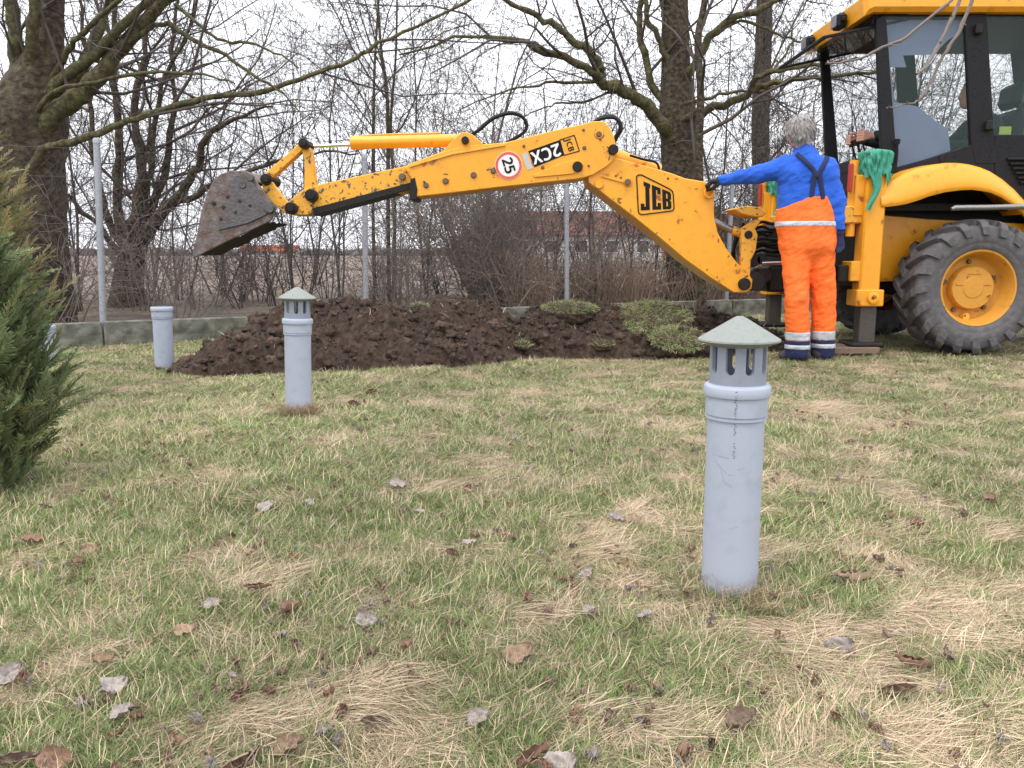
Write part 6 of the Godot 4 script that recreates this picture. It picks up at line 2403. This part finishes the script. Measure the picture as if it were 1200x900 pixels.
func build_operator() -> void:
	var sc := at(1140, 150, 6.95)
	var pr := at(1031, 120, 6.36)
	var c := Vector3(sc.x, 0, -6.93)
	var o := base("person", Vector3(c.x, 1.36, -6.93), "person in dark jacket sitting in the cab with hands on the levers", "person")
	var head := [[c + Vector3(-0.02, 2.1, 0), c + Vector3(-0.045, 2.08, 0), 0.085, 0.085], [c + Vector3(-0.06, 2.05, 0), c + Vector3(-0.085, 2.0, 0), 0.064, 0.05], [c + Vector3(0.0, 2.05, 0), c + Vector3(0.03, 1.92, 0), 0.055, 0.06], [c + Vector3(-0.13, 2.06, 0), c + Vector3(-0.145, 2.04, 0), 0.012, 0.014]]
	var torso := [[c + Vector3(0.06, 1.42, 0.07), c + Vector3(0.05, 1.8, 0.13), 0.12, 0.09], [c + Vector3(0.06, 1.42, -0.07), c + Vector3(0.05, 1.8, -0.13), 0.12, 0.09], [c + Vector3(0.06, 1.42, 0), c + Vector3(0.04, 1.86, 0), 0.13, 0.09]]
	var arms := []
	var hands := []
	for s in [-1.0, 1.0]:
		var sh := c + Vector3(0.04, 1.8, 0.17 * s)
		var el := c + Vector3(-0.16, 1.6, 0.22 * s)
		var wr := Vector3(pr.x + 0.2, 1.72, -6.93 + 0.12 * s)
		arms.append([sh, el, 0.068, 0.056])
		arms.append([el, wr, 0.054, 0.04])
		var pm := Vector3(pr.x + 0.13, 1.72, -6.93 + 0.11 * s)
		var fs := []
		for k in 4:
			var y := 1.75 - k * 0.02
			fs.append([Vector3(pr.x + 0.08, y, pm.z + 0.02 * s), Vector3(pr.x + 0.045, y - 0.003, pm.z - 0.005 * s), Vector3(pr.x + 0.06, y - 0.006, pm.z - 0.028 * s)])
		hands += hand_bones(wr, pm, fs, [Vector3(pr.x + 0.11, 1.76, pm.z - 0.02 * s), Vector3(pr.x + 0.085, 1.77, pm.z - 0.03 * s), Vector3(pr.x + 0.06, 1.765, pm.z - 0.03 * s)])
	var legs := []
	for s in [-1.0, 1.0]:
		legs.append([c + Vector3(0.02, 1.43, 0.09 * s), c + Vector3(-0.42, 1.46, 0.13 * s), 0.1, 0.075])
		legs.append([c + Vector3(-0.42, 1.46, 0.13 * s), c + Vector3(-0.38, 1.06, 0.13 * s), 0.07, 0.055])
		legs.append([c + Vector3(-0.36, 1.05, 0.13 * s), c + Vector3(-0.52, 1.04, 0.14 * s), 0.045, 0.04])
	var b := MB.new()
	net(b, head + torso.map(func(q): return [q[0], q[1], q[2] - 0.02, q[3] - 0.02]) + arms.map(func(q): return [q[0], q[1], q[2] - 0.015, q[3] - 0.012]) + legs.map(func(q): return [q[0], q[1], q[2] - 0.015, q[3] - 0.015]), 0.012, 0.03)
	net(b, hands, 0.005, 0.008)
	part("body", b, "skin", o)
	b = MB.new()
	net(b, torso + arms, 0.012, 0.035, [[c + Vector3(0, 1.95, 0), Vector3.UP]], 0.004, 0.01, Vector3(8, 8, 8), 4)
	part("jacket", b, "jacket_dark", o)
	b = MB.new()
	net(b, legs, 0.012, 0.03, [], 0.0, 0.008, Vector3(8, 8, 8), 6)
	part("trousers", b, "navy_cloth", o)
	b = MB.new()
	net(b, [[c + Vector3(-0.01, 2.11, 0), c + Vector3(-0.03, 2.1, 0), 0.093, 0.092]], 0.008, 0.02, [[c + Vector3(-0.06, 2.1, 0), Vector3(-0.6, -0.8, 0)]], 0.0, 0.006, Vector3(20, 20, 20), 7)
	part("hair", b, "dark_hair", o)


# ---------------------------------------------------------------- grass
func tuft(seed_: int, blades: int, radius: float, tall: float, straw: float, flat_: float, width: float) -> ArrayMesh:
	# a tuft of blades; flat_ 0 stands up, 1 lies combed along +x
	var rng := RandomNumberGenerator.new()
	rng.seed = seed_
	var g := MB.new()
	for i in blades:
		var a := rng.randf() * TAU
		var r := radius * sqrt(rng.randf())
		var p := Vector3(cos(a) * r, -0.004 + 0.012 * flat_ * rng.randf(), sin(a) * r)
		var up := Vector3(rng.randfn(0, 0.35), 1.0, rng.randfn(0, 0.35))
		var lie := Vector3(1.0, rng.randf_range(0.0, 0.3), rng.randfn(0, 0.33))
		var is_straw := rng.randf() < straw
		var dir := up.lerp(lie, clampf(flat_ + rng.randfn(0, 0.12), 0, 1)).normalized()
		blade(g, p, dir, tall * rng.randf_range(0.5, 1.25), width * rng.randf_range(0.7, 1.3), rng, is_straw)
	return g.mesh(M.grass_blade)


# pale mats of flattened dead grass: x, distance, radius, the way they lie
var mats := []


func straw_at(x: float, z: float) -> float:
	var s := 0.48 + 0.42 * lawn_noise.get_noise_2d(x * 3.4 + 11.0, z * 3.4 - 4.0) + 0.75 * lawn_noise.get_noise_2d(x * 8.0, z * 8.0 + 20.0)
	for m in mats:
		var d := Vector2((x - m[0].x) / m[1], (z - m[0].z) / m[2]).length()
		s += 0.3 * (1.0 - smoothstep(0.55, 1.15, d))
	return clampf(s - 0.16 * smoothstep(0.9, -0.6, x) + 0.04, 0, 1)


func build_lawn_grass() -> void:
	for q in [[380, 810, 0.2, 0.13, 0.35], [470, 850, 0.16, 0.1, -0.2], [250, 870, 0.16, 0.09, 0.2], [1060, 730, 0.17, 0.12, -0.35], [960, 650, 0.18, 0.14, 0.3], [1010, 690, 0.16, 0.1, -0.3], [1120, 620, 0.2, 0.14, 0.2], [900, 740, 0.15, 0.08, -0.4],
		[20, 660, 0.22, 0.13, 0.1], [650, 505, 0.3, 0.16, 0.1], [640, 830, 0.2, 0.06, 0.1], [760, 850, 0.2, 0.06, 0.0], [700, 640, 0.15, 0.1, 0.4], [320, 690, 0.15, 0.1, 0.6], [360, 492, 0.1, 0.09, 1.2], [1150, 860, 0.2, 0.1, 0.1], [980, 480, 0.3, 0.2, 0], [550, 580, 0.2, 0.12, 0.5], [1190, 700, 0.2, 0.1, 0.1]]:
		mats.append([on_ground(q[0], q[1]), q[2], q[3], q[4]])
	var rng := RandomNumberGenerator.new()
	rng.seed = 2024
	var kinds := [
		tuft(1, 22, 0.032, 0.036, 0.16, 0.42, 0.0015), tuft(2, 19, 0.034, 0.05, 0.2, 0.5, 0.0016), tuft(3, 24, 0.037, 0.036, 0.42, 0.68, 0.0014),
		tuft(4, 26, 0.038, 0.068, 0.9, 0.92, 0.0014), tuft(5, 24, 0.048, 0.1, 0.97, 0.95, 0.0014), tuft(6, 24, 0.042, 0.048, 0.75, 0.8, 0.0014), tuft(7, 4, 0.02, 0.065, 0.15, 0.2, 0.0017)]
	var lists := [[], [], [], [], [], [], []]
	var pipes := [on_ground(854, 690), on_ground(350, 483), on_ground(193, 430)]
	var bands := [[0.7, 1.4, 6400.0, 0.78], [1.4, 2.2, 5200.0, 0.82], [2.2, 3.4, 3400.0, 0.95], [3.4, 5.0, 2000.0, 1.1], [5.0, 7.2, 1200.0, 1.3], [7.2, 10.5, 320.0, 2.0]]
	for q in bands:
		var wide: float = q[1] * 0.72 + 0.9
		var area: float = 2.0 * wide * (q[1] - q[0])
		for i in int(area * q[2]):
			var d := rng.randf_range(q[0], q[1])
			var x := rng.randf_range(-wide, wide)
			var z := -d
			if absf(x) > d * 0.72 + 0.6:
				continue
			if behind_fence(x, z) > -0.02:
				continue
			var t := in_trench(x, z)
			if t > 0.12 or (t > 0.0 and rng.randf() < 0.5):
				continue
			var skip := false
			for p in pipes:
				if Vector2(x - p.x, z - p.z).length() < 0.06:
					skip = true
			if skip:
				continue
			var s := straw_at(x, z) + rng.randfn(0, 0.2)
			var k := 0
			if s < 0.42:
				k = [0, 0, 1, 6, 2][rng.randi() % 5]
			elif s < 0.68:
				k = [0, 1, 2, 2, 5][rng.randi() % 5]
			elif s < 0.88:
				k = [2, 5, 5, 3, 1][rng.randi() % 5]
			else:
				k = [3, 4, 4, 3, 5][rng.randi() % 5]
			var flow := 2.6 * lawn_noise.get_noise_2d(x * 6.0 + 50.0, z * 6.0) * PI
			for m in mats:
				if Vector2((x - m[0].x) / m[1], (z - m[0].z) / m[2]).length() < 1.0:
					flow = m[3] + 1.5 * lawn_noise.get_noise_2d(x * 14.0, z * 14.0) + 0.3 * rng.randfn()
			if k < 3 or k == 6:
				flow = rng.randf() * TAU
			elif rng.randf() < 0.25:
				flow += rng.randfn(0, 0.9)
			var sc: float = q[3] * rng.randf_range(0.75, 1.25)
			var bas := Basis(Vector3.UP, flow).scaled(Vector3(sc, sc * rng.randf_range(0.55, 1.1) * (1.0 if d < 2.0 else lerpf(1.0, 0.55, clampf((d - 2.0) / 2.5, 0, 1))), sc))
			var tone := rng.randf_range(0.65, 1.2) * (1.0 + 0.25 * lawn_noise.get_noise_2d(x * 1.3 + 90, z * 1.3))
			lists[k].append([Transform3D(bas, Vector3(x, lawn_height(x, z), z)), Color(tone, tone, tone * 0.98)])
	# longer grass left standing round the pipes
	for p in pipes:
		for i in 70:
			var a := rng.randf() * TAU
			var r := 0.062 + 0.075 * pow(rng.randf(), 1.5)
			var q: Vector3 = p + Vector3(cos(a) * r, 0, sin(a) * r)
			q.y = lawn_height(q.x, q.z)
			lists[[6, 1, 2, 5][rng.randi() % 4]].append([Transform3D(Basis(Vector3.UP, rng.randf() * TAU).scaled(Vector3.ONE * rng.randf_range(0.8, 1.15)), q), Color(0.95, 0.95, 0.95)])
	# a dead tussock at the foot of the second pipe, and dry wisps at the first
	for q in [[pipes[1] + Vector3(0.03, 0, 0.08), 46, 0.09, 0.95], [pipes[0] + Vector3(-0.03, 0, 0.05), 26, 0.13, 0.75], [pipes[0] + Vector3(0.05, 0, 0.06), 16, 0.1, 0.7]]:
		for i in q[1]:
			var e: Vector3 = q[0] + Vector3(rng.randfn(0, q[2] * 0.5), 0, rng.randfn(0, q[2] * 0.35))
			e.y = lawn_height(e.x, e.z) + rng.randf() * 0.02
			var lean := Basis(Vector3.UP, rng.randf_range(-2.6, -0.5)) * Basis(Vector3(0, 0, 1), rng.randf_range(0.1, 0.7))
			lists[3].append([Transform3D(lean.scaled(Vector3.ONE * q[3]), e), Color(0.95, 0.92, 0.9)])
	var names := [["green_grass", "short green grass blades of the lawn"], ["longer_grass", "longer bent green grass blades among the lawn"], ["mixed_grass", "mixed green and faded grass blades of the lawn"], ["straw_grass", "flattened straw-coloured dead grass in the lawn"], ["combed_straw", "long combed mats of pale dead grass in the lawn"], ["dry_grass", "dry half-fallen grass blades between the green"], ["grass_tufts", "tall thin upright grass blades scattered over the lawn"]]
	for k in 7:
		var mm := MultiMesh.new()
		mm.transform_format = MultiMesh.TRANSFORM_3D
		mm.use_colors = true
		mm.mesh = kinds[k]
		mm.instance_count = lists[k].size()
		for i in lists[k].size():
			mm.set_instance_transform(i, lists[k][i][0])
			mm.set_instance_color(i, lists[k][i][1])
		var mi := MultiMeshInstance3D.new()
		mi.name = names[k][0]
		mi.multimesh = mm
		add_child(mi)
		tag(mi, names[k][1], "grass", "", "stuff")
	print("grass ", lists.map(func(l): return l.size()))


# ---------------------------------------------------------------- fallen leaves
func leaf_mesh(long: float, wide: float, curl: float, roll: float, seed_: int) -> ArrayMesh:
	# a dry leaf with a pointed tip, bent along and across, with a stalk
	var nz := noise(seed_, 1.0, 2)
	var b := MB.new()
	var rows := []
	for j in 15:
		var t := j / 14.0
		var half := wide * 0.5 * pow(sin(PI * pow(t, 0.75)), 0.7) * (1.0 + 0.1 * nz.get_noise_1d(t * 9.0)) + 0.001
		var row := []
		for i in 9:
			var s := i / 4.0 - 1.0
			var a := s * roll
			var lat := half * (sin(a) / roll if roll > 0.05 else s)
			var y := half * ((1.0 - cos(a)) / maxf(roll, 0.05)) + curl * (t - 0.5) * (t - 0.5) * long + 0.01 * nz.get_noise_2d(t * 2.6, s * 1.6) + 0.006 * nz.get_noise_2d(t * 9.0 + 20.0, s * 5.0) + 0.002 * absf(s)
			row.append(Vector3((t - 0.5) * long, y, lat))
		rows.append(row)
	b.grid(rows)
	b.tube(PackedVector3Array([Vector3(-long * 0.5, curl * 0.25 * long, 0), Vector3(-long * 0.75, curl * 0.2 * long + 0.004, 0.004), Vector3(-long * 0.95, 0.004, 0.012)]), PackedFloat32Array([0.0011, 0.001, 0.0008]), 4)
	return b.mesh(M.leaf_dry)


func build_leaves() -> void:
	var rng := RandomNumberGenerator.new()
	rng.seed = 99
	var shapes := [leaf_mesh(0.06, 0.042, 0.25, 0.4, 1), leaf_mesh(0.055, 0.038, 0.5, 0.9, 2), leaf_mesh(0.06, 0.034, 0.2, 2.4, 3), leaf_mesh(0.07, 0.03, 0.35, 2.9, 4), leaf_mesh(0.045, 0.034, 0.7, 1.3, 5)]
	var greys := Color(0.36, 0.315, 0.295)
	var browns := Color(0.25, 0.15, 0.105)
	var tans := Color(0.33, 0.225, 0.15)
	var dark := Color(0.22, 0.16, 0.12)
	# leaves that can be picked out: px, py, shape, size, colour, turn, label
	var known := [
		[133, 803, 0, 1.15, greys, 1.2, "large grey oval leaf lying on straw grass near the bottom left"],
		[144, 835, 1, 0.9, greys, 0.4, "smaller grey leaf just below the large grey oval leaf"],
		[311, 591, 0, 1.15, greys, 1.1, "pale grey upright leaf on green grass below the capped pipe"],
		[363, 586, 0, 0.8, greys, 1.5, "small pale grey leaf right of the upright grey leaf"],
		[37, 629, 1, 1.3, browns, 0.3, "dark brown leaf pair near the left edge by the conifer"],
		[105, 638, 0, 0.9, tans, 0.7, "pale tan leaf right of the dark brown leaf pair"],
		[92, 653, 4, 0.9, browns, 0.0, "small reddish brown crumpled leaf below the pale tan leaf"],
		[466, 566, 1, 1.3, greys, 0.1, "flat pale grey leaf on the lawn below the heap"],
		[530, 646, 2, 1.0, browns, 0.2, "small reddish rolled leaf in the middle of the lawn"],
		[722, 606, 1, 1.2, greys, 0.2, "pale grey leaf left of the near pipe"],
		[688, 668, 0, 1.0, greys, 0.1, "pale leaf lying flat below and left of the pale grey leaf"],
		[607, 762, 0, 1.25, tans * 0.8, 0.6, "broad brown leaf in the lower middle of the lawn"],
		[563, 835, 1, 1.0, greys, 0.2, "grey leaf below the broad brown leaf"],
		[627, 879, 2, 1.4, browns, 0.5, "rolled brown leaf at the bottom edge of the middle"],
		[281, 884, 2, 1.3, tans * 0.8, 0.9, "tan rolled leaf at the bottom left, beside a dark one"],
		[296, 882, 3, 1.1, dark, 1.4, "dark upright rolled leaf at the bottom left beside the tan one"],
		[799, 878, 3, 1.5, browns, 1.35, "cigar-shaped rolled brown leaf standing up at the bottom right"],
		[1000, 672, 3, 1.5, tans * 0.85, -0.1, "long reddish rolled leaf on the straw right of the near pipe"],
		[1068, 771, 3, 1.4, browns, -0.05, "long brown rolled leaf below the pale straw mat"],
		[870, 838, 4, 1.5, dark, 0.3, "dark crumpled leaf in the lower right lawn"],
		[1030, 648, 4, 1.3, dark, 0.8, "dark crumpled leaf above the long reddish rolled leaf"],
		[1052, 800, 2, 1.4, tans * 0.7, 0.2, "curled brown leaf below the long brown rolled leaf"],
		[340, 712, 4, 1.4, browns, 1.0, "crumpled brown leaves tuft left of the middle"],
		[250, 708, 1, 0.9, greys, 0.3, "small grey leaf shining in the left lawn"],
		[217, 738, 0, 0.9, tans, 0.2, "tan leaf below the small shining grey leaf"],
		[430, 723, 1, 1.1, greys, -0.1, "narrow pale leaf in the left middle of the lawn"],
		[302, 688, 3, 1.1, browns, 0.1, "long dark brown leaf left of the pale narrow leaf"],
		[10, 790, 1, 1.2, greys, 1.4, "grey leaf cut by the left edge near the bottom"],
		[122, 775, 4, 1.0, tans, 0.2, "curled tan leaf right above the large grey oval leaf"],
		[25, 892, 2, 1.3, dark, 0.3, "dark leaf in the bottom left corner"],
		[65, 895, 1, 1.2, browns, 0.1, "reddish brown leaf next to the dark corner leaf"],
		[340, 870, 1, 1.2, tans * 0.7, 0.2, "grey brown leaf lying on the pale straw at the bottom"],
		[656, 890, 0, 1.3, greys, 0.2, "greyish leaf at the bottom edge right of the rolled brown leaf"],
		[1160, 580, 1, 1.2, browns, 0.5, "brown leaf on the right lawn below the wheel"],
		[1075, 607, 4, 1.3, browns, 0.2, "crumpled brown leaf on the right lawn above the straw"],
		[1130, 598, 4, 1.1, dark, 0.9, "dark crumpled leaf on the right lawn near the edge"],
		[435, 456, 2, 1.6, browns, 0.9, "brown leaf on the lawn just before the heap"],
		[415, 470, 2, 1.4, browns, 0.2, "small brown leaf below the leaf before the heap"],
		[740, 606, 0, 0.8, tans, 0.2, "small tan leaf close to the pale grey leaf by the pipe"],
		[615, 692, 4, 0.9, tans, 0.7, "small tan crumpled leaf in the centre of the lawn"],
		[985, 752, 0, 1.2, greys * 0.8, 0.1, "flat grey leaf at the lower edge of the right straw mat"],
		[440, 840, 2, 1.0, dark, 0.1, "dark sliver of leaf in the straw at the bottom"],
		[1110, 760, 1, 1.0, dark, 0.5, "dark small leaf at the right of the straw mat"],
		[1040, 735, 0, 0.7, dark, 0.5, "dark round scrap of leaf on the pale straw mat"],
	]
	for q in known:
		var p := on_ground(q[0], q[1], 0.03)
		leaf(shapes[q[2]], p, q[3] * 1.1, q[4], q[5], rng, q[6], "", 0.4)
	# crumbs of leaf and bark too small to tell apart
	var crumb := leaf_mesh(0.02, 0.013, 0.6, 1.0, 8)
	var mm := MultiMesh.new()
	mm.transform_format = MultiMesh.TRANSFORM_3D
	mm.use_colors = true
	mm.mesh = crumb
	var spots := []
	for i in 2600:
		var d := 1.0 + 5.5 * pow(rng.randf(), 1.4)
		var x := rng.randf_range(-0.8, 0.8) * d
		if behind_fence(x, -d) > -0.1 or in_trench(x, -d) > 0.0 or lawn_noise.get_noise_2d(x * 5.0 + 70.0, d * 5.0) + rng.randfn(0, 0.12) < 0.1:
			continue
		var s := rng.randf_range(0.4, 1.3)
		var bas := Basis.from_euler(Vector3(rng.randfn(0, 0.6), rng.randf() * TAU, rng.randfn(0, 0.6))).scaled(Vector3.ONE * s)
		spots.append([Transform3D(bas, Vector3(x, lawn_height(x, -d) + rng.randf_range(0.006, 0.02), -d)), [browns, tans, dark, greys * 0.8][rng.randi() % 4] * rng.randf_range(0.7, 1.2)])
	mm.instance_count = spots.size()
	for i in spots.size():
		mm.set_instance_transform(i, spots[i][0])
		mm.set_instance_color(i, spots[i][1])
	var mi := MultiMeshInstance3D.new()
	mi.name = "leaf_litter"
	mi.multimesh = mm
	add_child(mi)
	tag(mi, "fine brown crumbs of leaf litter caught in the lawn", "litter", "", "stuff")
	for i in 34:
		var d := 1.2 + 5.0 * rng.randf() * rng.randf() + rng.randf()
		var x := rng.randf_range(-0.75, 0.75) * d
		if behind_fence(x, -d) > -0.3 or in_trench(x, -d) > 0.0:
			continue
		leaf(shapes[rng.randi() % 5], Vector3(x, 0.028, -d), rng.randf_range(0.5, 0.95), [greys, browns, tans * 0.8, dark][rng.randi() % 4], rng.randf() * TAU, rng, "small dry fallen leaf caught in the lawn grass", "small fallen leaves scattered over the lawn")


func leaf(mesh: ArrayMesh, p: Vector3, s: float, col: Color, turn: float, rng: RandomNumberGenerator, label: String, group: String, tip := 0.15) -> void:
	var o := MeshInstance3D.new()
	o.name = numbered("fallen_leaf")
	o.mesh = mesh
	var key := "leaf_%d_%d_%d" % [int(col.r * 100), int(col.g * 100), int(col.b * 100)]
	if not M.has(key):
		var m: StandardMaterial3D = M.leaf_dry.duplicate()
		m.albedo_color = col.linear_to_srgb()
		m.resource_name = key
		M[key] = m
	o.material_override = M[key]
	add_child(o)
	o.position = Vector3(p.x, lawn_height(p.x, p.z) + 0.018, p.z)
	o.rotation = Vector3(rng.randfn(tip, 0.25), turn, rng.randfn(0, 0.35))
	o.scale = Vector3.ONE * s * 0.74
	tag(o, label, "leaf", group if group else "fallen leaves on the lawn")
